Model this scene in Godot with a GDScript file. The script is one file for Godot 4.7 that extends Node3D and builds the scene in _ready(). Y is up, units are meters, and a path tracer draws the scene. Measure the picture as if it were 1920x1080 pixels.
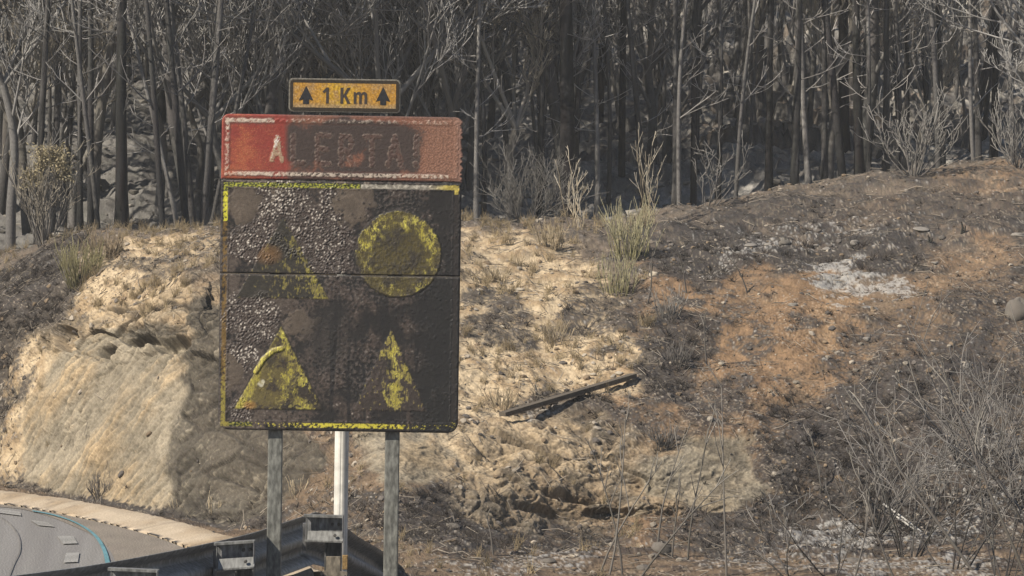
extends Node3D
# A fire-blackened warning sign by a guardrail, a road cut with a scorched bank behind it and a burnt wood on the hill above.

# ------------------------------------------------------------------ mesh building
class MB:
	var v := PackedVector3Array()
	var n := PackedVector3Array()
	var c := PackedColorArray()
	var ix := PackedInt32Array()

	func vert(p: Vector3, nn: Vector3, col: Color) -> int:
		v.append(p); n.append(nn); c.append(col)
		return v.size() - 1

	func tri(a: int, b: int, d: int) -> void:
		var g := (v[d] - v[a]).cross(v[b] - v[a])
		ix.append(a)
		if g.dot(n[a] + n[b] + n[d]) >= 0.0:
			ix.append(b); ix.append(d)
		else:
			ix.append(d); ix.append(b)

	func quad(a: Vector3, b: Vector3, cc: Vector3, d: Vector3, outward: Vector3, col: Color) -> void:
		var nn := (cc - a).cross(b - d).normalized()
		if nn.dot(outward) < 0.0: nn = -nn
		var i := vert(a, nn, col); vert(b, nn, col); vert(cc, nn, col); vert(d, nn, col)
		tri(i, i + 1, i + 2); tri(i, i + 2, i + 3)

	func mesh() -> ArrayMesh:
		var m := ArrayMesh.new()
		var a := []
		a.resize(Mesh.ARRAY_MAX)
		a[Mesh.ARRAY_VERTEX] = v; a[Mesh.ARRAY_NORMAL] = n; a[Mesh.ARRAY_COLOR] = c; a[Mesh.ARRAY_INDEX] = ix
		m.add_surface_from_arrays(Mesh.PRIMITIVE_TRIANGLES, a)
		return m

	# tapered tube along points
	func tube(pts: PackedVector3Array, r0: float, r1: float, sides: int, c0: Color, c1: Color, power := 1.0) -> void:
		var k := pts.size()
		var base := v.size()
		var up := Vector3(0.31, 0.2, 0.93)
		for i in k:
			var t := (pts[mini(i + 1, k - 1)] - pts[maxi(i - 1, 0)]).normalized()
			var x := t.cross(up).normalized()
			var y := x.cross(t)
			var f := pow(float(i) / (k - 1), power)
			var r := lerpf(r0, r1, f)
			var col := c0.lerp(c1, f)
			for s in sides:
				var a := TAU * s / sides
				var o := x * cos(a) + y * sin(a)
				vert(pts[i] + o * r, o, col)
		for i in k - 1:
			for s in sides:
				var a := base + i * sides + s
				var b := base + i * sides + (s + 1) % sides
				tri(a, a + sides, b); tri(b, a + sides, b + sides)

	# polygon in the frame's xy, run along its z from 0 to depth, with a chamfer at the far end
	func prism(poly: PackedVector2Array, xf: Transform3D, depth: float, ch: float, col: Color, near_ch := 0.0) -> void:
		var k := poly.size()
		var area := 0.0
		for i in k: area += poly[i].cross(poly[(i + 1) % k])
		var sgn := 1.0 if area > 0.0 else -1.0
		var offs := PackedVector2Array()
		for i in k:
			var e0 := (poly[i] - poly[(i + k - 1) % k]).normalized()
			var e1 := (poly[(i + 1) % k] - poly[i]).normalized()
			var n0 := Vector2(-e0.y, e0.x) * sgn
			var n1 := Vector2(-e1.y, e1.x) * sgn
			var m := (n0 + n1).normalized()
			offs.append(m / maxf(0.35, m.dot(n0)))
		var rings := []
		if near_ch > 0.0: rings.append([0.0, near_ch])
		rings.append([near_ch, 0.0])
		rings.append([depth - ch, 0.0])
		if ch > 0.0: rings.append([depth, ch])
		for q in rings.size() - 1:
			for i in k:
				var j := (i + 1) % k
				var a2: Vector2 = poly[i] + offs[i] * rings[q][1]
				var b2: Vector2 = poly[j] + offs[j] * rings[q][1]
				var c2: Vector2 = poly[j] + offs[j] * rings[q + 1][1]
				var d2: Vector2 = poly[i] + offs[i] * rings[q + 1][1]
				var out2 := -(offs[i] + offs[j])
				var zz := 0.0
				if rings[q][1] > rings[q + 1][1]: zz = -1.0
				elif rings[q][1] < rings[q + 1][1]: zz = 1.0
				quad(xf * Vector3(a2.x, a2.y, rings[q][0]), xf * Vector3(b2.x, b2.y, rings[q][0]), xf * Vector3(c2.x, c2.y, rings[q + 1][0]), xf * Vector3(d2.x, d2.y, rings[q + 1][0]), xf.basis * Vector3(out2.x, out2.y, zz), col)
		for e in 2:
			var ring = rings[0] if e == 0 else rings[-1]
			var cap := PackedVector2Array()
			for i in k: cap.append(poly[i] + offs[i] * ring[1])
			var nn := (xf.basis.z * (-1.0 if e == 0 else 1.0)).normalized()
			var b0 := v.size()
			for p in cap: vert(xf * Vector3(p.x, p.y, ring[0]), nn, col)
			var t := Geometry2D.triangulate_polygon(cap)
			for i in range(0, t.size(), 3): tri(b0 + t[i], b0 + t[i + 1], b0 + t[i + 2])

	func box(ctr: Vector3, size: Vector3, col: Color, ch := 0.002, b := Basis()) -> void:
		var h := size * 0.5
		prism(PackedVector2Array([Vector2(-h.x, -h.y), Vector2(h.x, -h.y), Vector2(h.x, h.y), Vector2(-h.x, h.y)]), Transform3D(b, ctr) * Transform3D(Basis(), Vector3(0, 0, -h.z)), size.z, ch, col, ch)

	# an open profile swept along frames, with thickness
	func sweep(profile: PackedVector2Array, frames: Array, thick: float, col: Color) -> void:
		var k := profile.size()
		for side in 2:
			var base := v.size()
			for f in frames:
				var xf: Transform3D = f
				for i in k:
					var t := (profile[mini(i + 1, k - 1)] - profile[maxi(i - 1, 0)]).normalized()
					var nn := Vector2(-t.y, t.x) * (1.0 if side == 0 else -1.0)
					var p := profile[i] + nn * thick * 0.5
					vert(xf * Vector3(p.x, p.y, 0), (xf.basis * Vector3(nn.x, nn.y, 0)).normalized(), col)
			for f in frames.size() - 1:
				for i in k - 1:
					var a := base + f * k + i
					tri(a, a + 1, a + k); tri(a + 1, a + k + 1, a + k)
		for e in [0, k - 1]:
			for f in frames.size() - 1:
				var xa: Transform3D = frames[f]
				var xb: Transform3D = frames[f + 1]
				var t := (profile[1] - profile[0]).normalized() if e == 0 else (profile[k - 1] - profile[k - 2]).normalized()
				var nn := Vector2(-t.y, t.x) * thick * 0.5
				var p: Vector2 = profile[e] + nn
				var q: Vector2 = profile[e] - nn
				var o := -t if e == 0 else t
				quad(xa * Vector3(p.x, p.y, 0), xb * Vector3(p.x, p.y, 0), xb * Vector3(q.x, q.y, 0), xa * Vector3(q.x, q.y, 0), xa.basis * Vector3(o.x, o.y, 0), col)


var rng := RandomNumberGenerator.new()
var used := {}
var mats := {}


func noise(freq: float, sd: int, oct := 1, type := FastNoiseLite.TYPE_SIMPLEX_SMOOTH) -> FastNoiseLite:
	var f := FastNoiseLite.new()
	f.noise_type = type; f.frequency = freq; f.seed = sd
	f.fractal_type = FastNoiseLite.FRACTAL_FBM if oct > 1 else FastNoiseLite.FRACTAL_NONE
	f.fractal_octaves = oct
	return f


func numbered(called: String) -> String:
	var k: int = used.get(called, 0)
	used[called] = k + 1
	return called if k == 0 else "%s_%03d" % [called, k]


func tag(o: Node3D, label: String, category := "", group := "", kind := "") -> Node3D:
	if label: o.set_meta("label", label)
	if category: o.set_meta("category", category)
	if group: o.set_meta("group", group)
	if kind: o.set_meta("kind", kind)
	return o


func base(called: String, at: Vector3, label: String, category: String, group := "") -> Node3D:
	var o := Node3D.new()
	o.name = numbered(called)
	o.position = at
	add_child(o, true)
	tag(o, label, category, group)
	return o


func part(called: String, m: Mesh, mat: Material, parent: Node3D, at := Vector3.ZERO) -> MeshInstance3D:
	var o := MeshInstance3D.new()
	o.name = called
	o.mesh = m
	o.material_override = mat
	o.position = at
	parent.add_child(o, true)
	return o


func top(called: String, m: Mesh, mat: Material, at := Vector3.ZERO) -> MeshInstance3D:
	return part(numbered(called), m, mat, self, at)


func detail_noise(freq: float, sd: int, lo: float, hi: float, normal := false, strength := 4.0, oct := 4) -> NoiseTexture2D:
	var t := NoiseTexture2D.new()
	t.width = 512; t.height = 512; t.seamless = true
	t.noise = noise(freq, sd, oct)
	if normal:
		t.as_normal_map = true; t.bump_strength = strength
	else:
		var g := Gradient.new()
		g.set_color(0, Color(lo, lo, lo)); g.set_color(1, Color(hi, hi, hi))
		t.color_ramp = g
	return t


func vmat(called: String, rough: float, scale: Vector3, albedo: Texture2D = null, nrm: Texture2D = null, nscale := 1.0, world := false, spec := 0.3, metal := 0.0) -> StandardMaterial3D:
	var m := StandardMaterial3D.new()
	m.resource_name = called
	m.vertex_color_use_as_albedo = true
	m.roughness = rough
	m.metallic = metal
	m.metallic_specular = spec
	m.uv1_triplanar = true
	m.uv1_world_triplanar = world
	m.uv1_scale = scale
	if albedo: m.albedo_texture = albedo
	if nrm:
		m.normal_enabled = true; m.normal_texture = nrm; m.normal_scale = nscale
	mats[called] = m
	return m


func lin(r: int, g: int, b: int, k := 1.0) -> Color:
	var c := Color8(r, g, b).srgb_to_linear()
	return Color(c.r * k, c.g * k, c.b * k)


# ------------------------------------------------------------------ the hill: a net of profiles, relief and burn marks
var net := [
	[Vector3(-3.509,-0.120,-18.000),Vector3(-6.141,-0.142,-31.500),Vector3(-6.239,-0.112,-32.000),Vector3(-6.362,0.394,-32.600),Vector3(-6.484,0.971,-33.200),Vector3(-6.623,1.197,-33.900),Vector3(-6.763,1.462,-34.600),Vector3(-7.038,1.540,-36.000),Vector3(-7.390,1.946,-37.800),Vector3(-7.820,1.942,-40.000)],
	[Vector3(-3.089,-0.120,-18.000),Vector3(-5.235,-0.111,-30.500),Vector3(-5.321,-0.085,-31.000),Vector3(-5.447,0.469,-31.700),Vector3(-5.574,1.024,-32.400),Vector3(-5.680,1.249,-33.000),Vector3(-5.820,1.519,-33.800),Vector3(-6.080,1.630,-35.300),Vector3(-6.390,1.892,-37.100),Vector3(-6.769,1.888,-39.300)],
	[Vector3(-2.669,-0.120,-18.000),Vector3(-4.300,-0.076,-29.000),Vector3(-4.420,-0.059,-29.800),Vector3(-4.546,0.558,-30.600),Vector3(-4.656,1.092,-31.300),Vector3(-4.733,1.314,-31.800),Vector3(-4.855,1.583,-32.600),Vector3(-5.096,1.756,-34.200),Vector3(-5.364,1.768,-36.000),Vector3(-5.692,1.764,-38.200)],
	[Vector3(-2.248,-0.120,-18.000),Vector3(-3.485,-0.069,-27.900),Vector3(-3.548,-0.052,-28.400),Vector3(-3.644,0.583,-29.100),Vector3(-3.738,1.134,-29.800),Vector3(-3.805,1.437,-30.300),Vector3(-3.947,1.781,-31.400),Vector3(-4.152,2.026,-33.000),Vector3(-4.378,1.779,-34.800),Vector3(-4.655,1.619,-37.000)],
	[Vector3(-1.827,-0.120,-18.000),Vector3(-2.690,-0.065,-26.500),Vector3(-2.763,-0.053,-27.200),Vector3(-2.842,0.593,-27.900),Vector3(-2.933,1.247,-28.700),Vector3(-2.998,1.535,-29.300),Vector3(-3.115,1.822,-30.400),Vector3(-3.303,2.119,-32.200),Vector3(-3.488,1.802,-34.000),Vector3(-3.714,1.538,-36.200)],
	[Vector3(-1.491,-0.120,-18.000),Vector3(-2.112,-0.052,-25.500),Vector3(-2.188,-0.046,-26.400),Vector3(-2.254,0.535,-27.100),Vector3(-2.339,1.247,-28.000),Vector3(-2.411,1.608,-28.800),Vector3(-2.516,1.889,-30.000),Vector3(-2.688,2.157,-32.000),Vector3(-2.839,1.838,-33.800),Vector3(-3.024,1.548,-36.000)],
	[Vector3(-1.098,-0.120,-18.000),Vector3(-1.488,-0.020,-24.400),Vector3(-1.571,0.115,-25.700),Vector3(-1.621,0.518,-26.400),Vector3(-1.697,1.069,-27.500),Vector3(-1.778,1.533,-28.700),Vector3(-1.864,1.852,-30.000),Vector3(-1.993,2.188,-32.000),Vector3(-2.106,1.890,-33.800),Vector3(-2.243,1.600,-36.000)],
	[Vector3(-0.705,-0.030,-18.000),Vector3(-0.913,0.019,-23.300),Vector3(-0.976,0.137,-24.800),Vector3(-1.013,0.473,-25.600),Vector3(-1.055,0.807,-26.500),Vector3(-1.123,1.310,-28.000),Vector3(-1.195,1.782,-29.600),Vector3(-1.299,2.209,-32.000),Vector3(-1.372,1.943,-33.800),Vector3(-1.462,1.653,-36.000)],
	[Vector3(-0.284,-0.030,-18.000),Vector3(-0.357,0.038,-22.600),Vector3(-0.393,0.109,-24.600),Vector3(-0.419,0.405,-25.800),Vector3(-0.438,0.748,-26.600),Vector3(-0.472,1.250,-28.100),Vector3(-0.509,1.750,-29.800),Vector3(-0.558,2.207,-32.200),Vector3(-0.590,2.008,-34.000),Vector3(-0.628,1.744,-36.200)],
	[Vector3(0.136,-0.030,-18.000),Vector3(0.173,0.011,-22.900),Vector3(0.186,0.013,-25.300),Vector3(0.185,0.356,-26.000),Vector3(0.183,0.709,-26.700),Vector3(0.183,1.216,-28.100),Vector3(0.185,1.748,-29.900),Vector3(0.192,2.201,-32.400),Vector3(0.202,2.074,-34.200),Vector3(0.215,1.836,-36.400)],
	[Vector3(0.556,-0.030,-18.000),Vector3(0.711,0.004,-23.030),Vector3(0.786,-0.009,-25.600),Vector3(0.795,0.276,-26.100),Vector3(0.804,0.643,-26.600),Vector3(0.835,1.167,-28.000),Vector3(0.880,1.759,-29.900),Vector3(0.956,2.263,-32.800),Vector3(1.008,2.152,-34.600),Vector3(1.072,1.966,-36.800)],
	[Vector3(0.976,-0.030,-18.000),Vector3(1.248,0.005,-23.030),Vector3(1.388,-0.002,-25.700),Vector3(1.409,0.255,-26.200),Vector3(1.429,0.625,-26.700),Vector3(1.493,1.171,-28.100),Vector3(1.580,1.813,-30.000),Vector3(1.753,2.411,-33.500),Vector3(1.847,2.246,-35.300),Vector3(1.962,2.151,-37.500)],
	[Vector3(1.536,-0.030,-18.000),Vector3(1.962,0.009,-23.000),Vector3(2.195,0.016,-25.800),Vector3(2.247,0.364,-26.500),Vector3(2.314,0.797,-27.400),Vector3(2.419,1.416,-28.800),Vector3(2.615,2.033,-31.300),Vector3(2.871,2.606,-34.500),Vector3(3.020,2.419,-36.300),Vector3(3.204,2.415,-38.500)],
	[Vector3(2.096,-0.030,-18.000),Vector3(2.678,0.010,-23.000),Vector3(3.009,0.026,-25.900),Vector3(3.081,0.410,-26.600),Vector3(3.186,0.882,-27.600),Vector3(3.334,1.511,-29.000),Vector3(3.585,2.097,-31.300),Vector3(3.994,2.774,-35.000),Vector3(4.199,2.594,-36.800),Vector3(4.450,2.590,-39.000)],
	[Vector3(2.656,-0.030,-18.000),Vector3(3.394,0.007,-23.000),Vector3(3.814,0.047,-25.900),Vector3(3.922,0.456,-26.700),Vector3(4.085,0.963,-27.900),Vector3(4.275,1.604,-29.300),Vector3(4.583,2.157,-31.500),Vector3(5.119,2.912,-35.300),Vector3(5.380,2.732,-37.100),Vector3(5.699,2.728,-39.300)],
	[Vector3(3.216,-0.030,-18.000),Vector3(4.110,0.004,-23.000),Vector3(4.619,0.052,-25.900),Vector3(4.751,0.469,-26.700),Vector3(4.951,0.998,-27.900),Vector3(5.183,1.664,-29.300),Vector3(5.576,2.220,-31.600),Vector3(6.264,2.997,-35.600),Vector3(6.581,2.872,-37.400),Vector3(6.968,2.868,-39.600)],
	[Vector3(3.776,-0.030,-18.000),Vector3(4.825,0.001,-23.000),Vector3(5.425,0.056,-25.900),Vector3(5.581,0.482,-26.700),Vector3(5.817,1.012,-27.900),Vector3(6.092,1.678,-29.300),Vector3(6.556,2.235,-31.600),Vector3(7.429,3.034,-35.900),Vector3(7.801,3.013,-37.700),Vector3(8.256,3.009,-39.900)]
]
var mask := []
const MW := 420
const MH := 260
var surf_p := PackedVector3Array()
var surf_n := PackedVector3Array()
var sw := 0
var sh := 0
var row_t := PackedFloat32Array()
var col_s := PackedFloat32Array()


func catmull(a: Vector3, b: Vector3, c: Vector3, d: Vector3, f: float) -> Vector3:
	return b + 0.5 * f * (c - a + f * (2.0 * a - 5.0 * b + 4.0 * c - d + f * (3.0 * (b - c) + d - a)))


func make_masks(list: Array) -> void:
	for ch in 8:
		var a := PackedFloat32Array()
		a.resize(MW * MH)
		mask.append(a)
	var smax := float(net.size() - 1)
	var tmax := 9.0
	for q in list:
		var a: PackedFloat32Array = mask[q[0]]
		var x0 := int(clampf((q[1] - q[3]) / smax * MW, 0, MW - 1))
		var x1 := int(clampf((q[1] + q[3]) / smax * MW + 1, 0, MW - 1))
		var y0 := int(clampf((q[2] - q[4]) / tmax * MH, 0, MH - 1))
		var y1 := int(clampf((q[2] + q[4]) / tmax * MH + 1, 0, MH - 1))
		for y in range(y0, y1 + 1):
			var dy: float = ((y + 0.5) * tmax / MH - q[2]) / q[4]
			for x in range(x0, x1 + 1):
				var dx: float = ((x + 0.5) * smax / MW - q[1]) / q[3]
				var r := 1.0 - dx * dx - dy * dy
				if r > 0.0:
					a[y * MW + x] = maxf(a[y * MW + x], q[5] * minf(1.0, r * 1.6))
		mask[q[0]] = a


func bilinear(a: PackedFloat32Array, x: float, y: float) -> float:
	x = clampf(x - 0.5, 0.0, MW - 1.01)
	y = clampf(y - 0.5, 0.0, MH - 1.01)
	var i := int(x)
	var j := int(y)
	var u := x - i
	var v := y - j
	var k := j * MW + i
	return lerpf(lerpf(a[k], a[k + 1], u), lerpf(a[k + MW], a[k + MW + 1], u), v)


func make_hill() -> void:
	var smax := float(net.size() - 1)
	var per_col := [46, 74, 124, 124, 104, 100, 76, 64, 64, 64, 64, 84, 84, 84, 60, 46]
	for k in per_col.size():
		for i in per_col[k]: col_s.append(k + float(i) / per_col[k])
	col_s.append(smax)
	var per_row := [36, 58, 72, 84, 92, 84, 72, 14, 8]
	for k in per_row.size():
		for i in per_row[k]: row_t.append(k + float(i) / per_row[k])
	row_t.append(9.0)
	sw = col_s.size(); sh = row_t.size()
	var n_warp := noise(1.7, 11, 2)
	var n_big := noise(0.9, 3, 2)
	var n_mid := noise(4.2, 5, 2)
	var n_fine := noise(19.0, 7, 2)
	var n_tiny := noise(42.0, 9)
	var n_rill := noise(1.0, 15, 3)
	var n_crack := noise(3.0, 19)
	n_crack.fractal_type = FastNoiseLite.FRACTAL_RIDGED
	n_crack.fractal_octaves = 3
	var n_edge := noise(1.9, 43, 1, FastNoiseLite.TYPE_CELLULAR)
	n_edge.cellular_return_type = FastNoiseLite.RETURN_DISTANCE2_SUB
	var n_block := noise(1.9, 43, 1, FastNoiseLite.TYPE_CELLULAR)
	n_block.cellular_return_type = FastNoiseLite.RETURN_CELL_VALUE
	var n_edge2 := noise(4.6, 47, 1, FastNoiseLite.TYPE_CELLULAR)
	n_edge2.cellular_return_type = FastNoiseLite.RETURN_DISTANCE2_SUB
	var basep := PackedVector3Array()
	basep.resize(sw * sh)
	var ctrl := PackedVector3Array()
	ctrl.resize(10)
	var ncol := net.size()
	for i in sw:
		var s := col_s[i]
		var k := mini(int(s), ncol - 2)
		var f := s - k
		for r in 10:
			ctrl[r] = catmull(net[maxi(k - 1, 0)][r], net[k][r], net[k + 1][r], net[mini(k + 2, ncol - 1)][r], f)
		for j in sh:
			var t := row_t[j]
			var u := mini(int(t), 8)
			basep[j * sw + i] = catmull(ctrl[maxi(u - 1, 0)], ctrl[u], ctrl[u + 1], ctrl[mini(u + 2, 9)], t - u)
	surf_p.resize(sw * sh)
	var cols := PackedColorArray()
	cols.resize(sw * sh)
	var m_soot: PackedFloat32Array = mask[0]
	var m_sand: PackedFloat32Array = mask[1]
	var m_orange: PackedFloat32Array = mask[2]
	var m_ash: PackedFloat32Array = mask[3]
	var m_slab: PackedFloat32Array = mask[4]
	var m_rock_shade: PackedFloat32Array = mask[5]
	var m_hole: PackedFloat32Array = mask[6]
	var m_ledge: PackedFloat32Array = mask[7]
	var c_soil := Color(0.185, 0.135, 0.092)
	var c_dark := Color(0.075, 0.061, 0.051)
	var c_sand := Color(0.54, 0.428, 0.282)
	var c_sand2 := Color(0.37, 0.272, 0.165)
	var c_orange := Color(0.285, 0.182, 0.104)
	var c_soot := Color(0.066, 0.06, 0.056)
	var c_char := Color(0.032, 0.029, 0.027)
	var c_ash := Color(0.42, 0.405, 0.375)
	var c_slab := Color(0.29, 0.25, 0.185)
	var c_slab2 := Color(0.39, 0.295, 0.18)
	var c_rock := Color(0.105, 0.093, 0.074)
	var c_chip := Color(0.44, 0.36, 0.26)
	var c_grey := Color(0.135, 0.122, 0.108)
	for j in sh:
		for i in sw:
			var at := j * sw + i
			var p := basep[at]
			var im := mini(i + 1, sw - 1)
			var jm := mini(j + 1, sh - 1)
			var nn := (basep[j * sw + im] - basep[j * sw + maxi(i - 1, 0)]).cross(basep[jm * sw + i] - basep[maxi(j - 1, 0) * sw + i]).normalized()
			var w1 := n_warp.get_noise_3dv(p)
			var w2 := n_warp.get_noise_3d(p.x + 31.7, p.y * 1.6, p.z)
			var big := n_big.get_noise_3dv(p)
			var mid := n_mid.get_noise_3dv(p)
			var fine := n_fine.get_noise_3dv(p)
			var tiny := n_tiny.get_noise_3dv(p)
			var mx := clampi(int((col_s[i] + w1 * 0.28 + mid * 0.07) / smax * MW), 0, MW - 1)
			var my := clampi(int((row_t[j] + w2 * 0.32 + mid * 0.1) / 9.0 * MH), 0, MH - 1)
			var q := my * MW + mx
			# sharp features follow a lighter warp
			var q2 := clampi(int((row_t[j] + mid * 0.1 + fine * 0.035) / 9.0 * MH), 0, MH - 1) * MW + clampi(int((col_s[i] + w1 * 0.08 + mid * 0.05) / smax * MW), 0, MW - 1)
			var slab := m_slab[q2] if p.x < -1.2 else m_slab[q]
			var rock := m_rock_shade[q2]
			var hole := bilinear(m_hole, (col_s[i] + w1 * 0.03) / smax * MW, (row_t[j] + mid * 0.03) / 9.0 * MH)
			var ledge := m_ledge[q]
			var soot := m_soot[q]
			var crest := row_t[j] > 6.6
			# relief
			var flat := 1.0 - 0.6 * smoothstep(4.6, 5.6, row_t[j])
			var disp := big * 0.1 + mid * 0.032 + (fine * 0.008 + tiny * 0.003) * flat
			if row_t[j] < 2.3 and p.x < 0.2:
				slab *= smoothstep(2.0, 2.2, row_t[j] + fine * 0.1)
				rock *= smoothstep(1.95, 2.15, row_t[j] + fine * 0.1)
			var ribs := 1.0 if p.x < -1.0 else 0.12
			if rock > slab: ribs *= 0.35
			var smooth_rock := clampf(maxf(slab, rock) * 2.0, 0.0, 1.0)
			var rill := 0.0
			var fissure := 0.0
			var block := 0.0
			var joint := 0.0
			if smooth_rock > 0.01 or ledge > 0.02:
				var bp := Vector3(p.x * 0.8 - p.y * 0.25 + mid * 0.05, p.y * 1.9 + p.x * 0.35 + w1 * 0.1 + fine * 0.012, p.z * 0.8 + mid * 0.05)
				block = n_block.get_noise_3dv(bp)
				joint = smoothstep(0.14, 0.03, n_edge.get_noise_3dv(bp) + 1.0)
				joint = maxf(joint, 0.6 * smoothstep(0.1, 0.02, n_edge2.get_noise_3dv(bp) + 1.0))
			if smooth_rock > 0.01:
				var along := p.x * 0.51 + p.z * 0.86 - p.y * 0.55 + w1 * 0.05 + mid * 0.025
				rill = n_rill.get_noise_3d(along * 11.0, p.y * 1.3, 0.0) * (0.85 + 0.5 * n_rill.get_noise_3d(along * 2.0, p.y * 1.5, 9.0))
				var split := n_crack.get_noise_3d(p.x * 0.75 - p.y * 0.3 + 9.0, p.y * 0.8 + mid * 0.06, p.z * 0.7)
				var split2 := n_crack.get_noise_3d(p.x * 0.25 + 40.0, p.y * 1.5 - p.x * 0.45 + mid * 0.08, p.z * 0.3)
				fissure = maxf(smoothstep(0.35, 0.8, split), 0.9 * smoothstep(0.4, 0.8, split2)) * smooth_rock * smoothstep(-0.5, 0.3, w1 + 0.2)
				disp = lerpf(disp, big * (0.05 if slab > rock else 0.1) + mid * 0.01 + fine * 0.006 + rill * 0.026 * ribs - 0.03 * fissure * (0.5 if slab > rock else 1.0) + (block * 0.016 - joint * 0.012) * (0.2 if slab > rock else 1.3), smooth_rock)
			var crack := 0.0
			if ledge > 0.02:
				crack = n_crack.get_noise_3d(p.x * 0.8 - p.y * 0.3, p.y * 2.2 + p.x * 0.2 + mid * 0.1, p.z * 0.8)
				var stair := p.y * 7.0 + p.x * 0.9 + w1 * 1.6
				var st := fposmod(stair, 1.0)
				disp += ledge * (0.65 if p.x < -1.5 else 1.0) * (0.015 * mid + block * 0.05 - joint * 0.03 + 0.035 * (smoothstep(0.0, 0.3, st) - st) - 0.02 * smoothstep(0.45, 0.85, crack))
			if hole > 0.1: disp -= smoothstep(0.1, 0.9, hole) * (0.17 if p.x < -1.5 else 0.1)
			if row_t[j] < 1.4: disp *= 0.55
			# colour of the ground: soil, sand, soot, ash, and a shadow painted dark
			var c := c_soil.lerp(c_dark, smoothstep(-0.15, 0.45, mid + big * 0.5 + fine * 0.35))
			if crest or row_t[j] > 5.4: c = c.lerp(c_grey, 0.55 * smoothstep(5.2, 6.4, row_t[j]))
			c = c.lerp(c_sand.lerp(c_sand2, smoothstep(-0.3, 0.5, mid)), smoothstep(0.12, 0.7, m_sand[q] + fine * 0.22 + mid * 0.12))
			c = c.lerp(c_orange, 0.78 * smoothstep(0.12, 0.75, m_orange[q] + fine * 0.42 + tiny * 0.15 + mid * 0.22))
			c = c.lerp(c_soot, 0.93 * smoothstep(0.15, 0.65, soot + fine * 0.5 + tiny * 0.15 + mid * 0.25))
			c = c.lerp(c_ash, 0.68 * smoothstep(0.34, 0.8, m_ash[q] + fine * 0.65 + tiny * 0.3 + mid * 0.25))
			if ledge > 0.02: c = c.lerp(c_sand2.lerp(c_slab, clampf(0.3 + mid * 1.2, 0.0, 1.0)).lerp(c_sand, 0.35) * 0.95, ledge * 0.75).lerp(c_char, ledge * maxf(0.6 * smoothstep(0.5, 0.85, crack), joint * 0.75))
			if slab > 0.02: c = c.lerp(c_slab.lerp(c_slab2, smoothstep(-0.1, 0.9, big * 0.8 + (rill * 0.6 + 0.12) * ribs + mid * 0.25)) * (0.92 if p.x > 0.5 else 1.0), smoothstep(0.05, 0.4, slab))
			if rock > 0.02: c = c.lerp(c_rock.lerp(c_slab, 0.55 * smoothstep(0.15, 0.75, mid * 0.7 + rill * 0.5 + fine * 0.6)), smoothstep(0.08, 0.6, rock + fine * 0.12 + mid * 0.15) * 0.93)
			if smooth_rock > 0.01: c = c.lerp(c_char, smooth_rock * maxf(0.55 * smoothstep(0.4, 1.0, fissure), 0.4 * joint) * (0.5 if slab > rock and p.x < -1.2 else 1.0)) * (1.0 + 0.14 * block * smooth_rock)
			var loose := 1.0 - 0.7 * smooth_rock
			c = c.lerp(c_chip, loose * (0.2 if crest else 0.36) * smoothstep(-0.4, 0.35, w2 + mid * 0.5) * smoothstep(0.38, 0.62, tiny + fine * 0.3))
			c = c.lerp(c_char, loose * (0.3 if crest else 0.5) * smoothstep(-0.4, 0.35, w1 - mid * 0.5) * smoothstep(0.3, 0.6, -tiny - fine * 0.35 + mid * 0.15))
			var tone := 1.0 + 0.22 * fine + 0.2 * tiny + 0.5 * rill * ribs
			cols[at] = Color(c.r * tone, c.g * tone, c.b * tone)
			surf_p[at] = p + nn * disp
	surf_n.resize(sw * sh)
	for j in sh:
		for i in sw:
			surf_n[j * sw + i] = (surf_p[j * sw + mini(i + 1, sw - 1)] - surf_p[j * sw + maxi(i - 1, 0)]).cross(surf_p[mini(j + 1, sh - 1) * sw + i] - surf_p[maxi(j - 1, 0) * sw + i]).normalized()
	var ix := PackedInt32Array()
	ix.resize((sw - 1) * (sh - 1) * 6)
	var o := 0
	for j in sh - 1:
		for i in sw - 1:
			var a := j * sw + i
			ix[o] = a; ix[o + 1] = a + sw; ix[o + 2] = a + 1
			ix[o + 3] = a + 1; ix[o + 4] = a + sw; ix[o + 5] = a + sw + 1
			o += 6
	var mb := MB.new()
	mb.v = surf_p; mb.n = surf_n; mb.c = cols; mb.ix = ix
	tag(top("hill", mb.mesh(), mats.soil), "scorched roadside bank of sandy soil, cut rock and ash", "", "", "structure")


func find_index(a: PackedFloat32Array, x: float) -> int:
	var k := a.bsearch(x)
	return clampi(k, 0, a.size() - 1)


func spot(s: float, t: float) -> Vector3:
	return surf_p[find_index(row_t, t) * sw + find_index(col_s, s)]


func spot_n(s: float, t: float) -> Vector3:
	return surf_n[find_index(row_t, t) * sw + find_index(col_s, s)]


var n_forest := noise(0.35, 23, 3)
var n_forest2 := noise(2.4, 29, 3)


func forest_height(x: float, d: float) -> float:
	var h := 2.1 + 0.075 * clampf(x, -8.0, 8.0) + (0.18 if d > 36.0 else 0.05) * (d - 36.0)
	if d > 50.0: h += (d - 50.0) * 0.22
	return h + n_forest.get_noise_2d(x, d) * 0.35 * smoothstep(34.0, 38.0, d)


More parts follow.
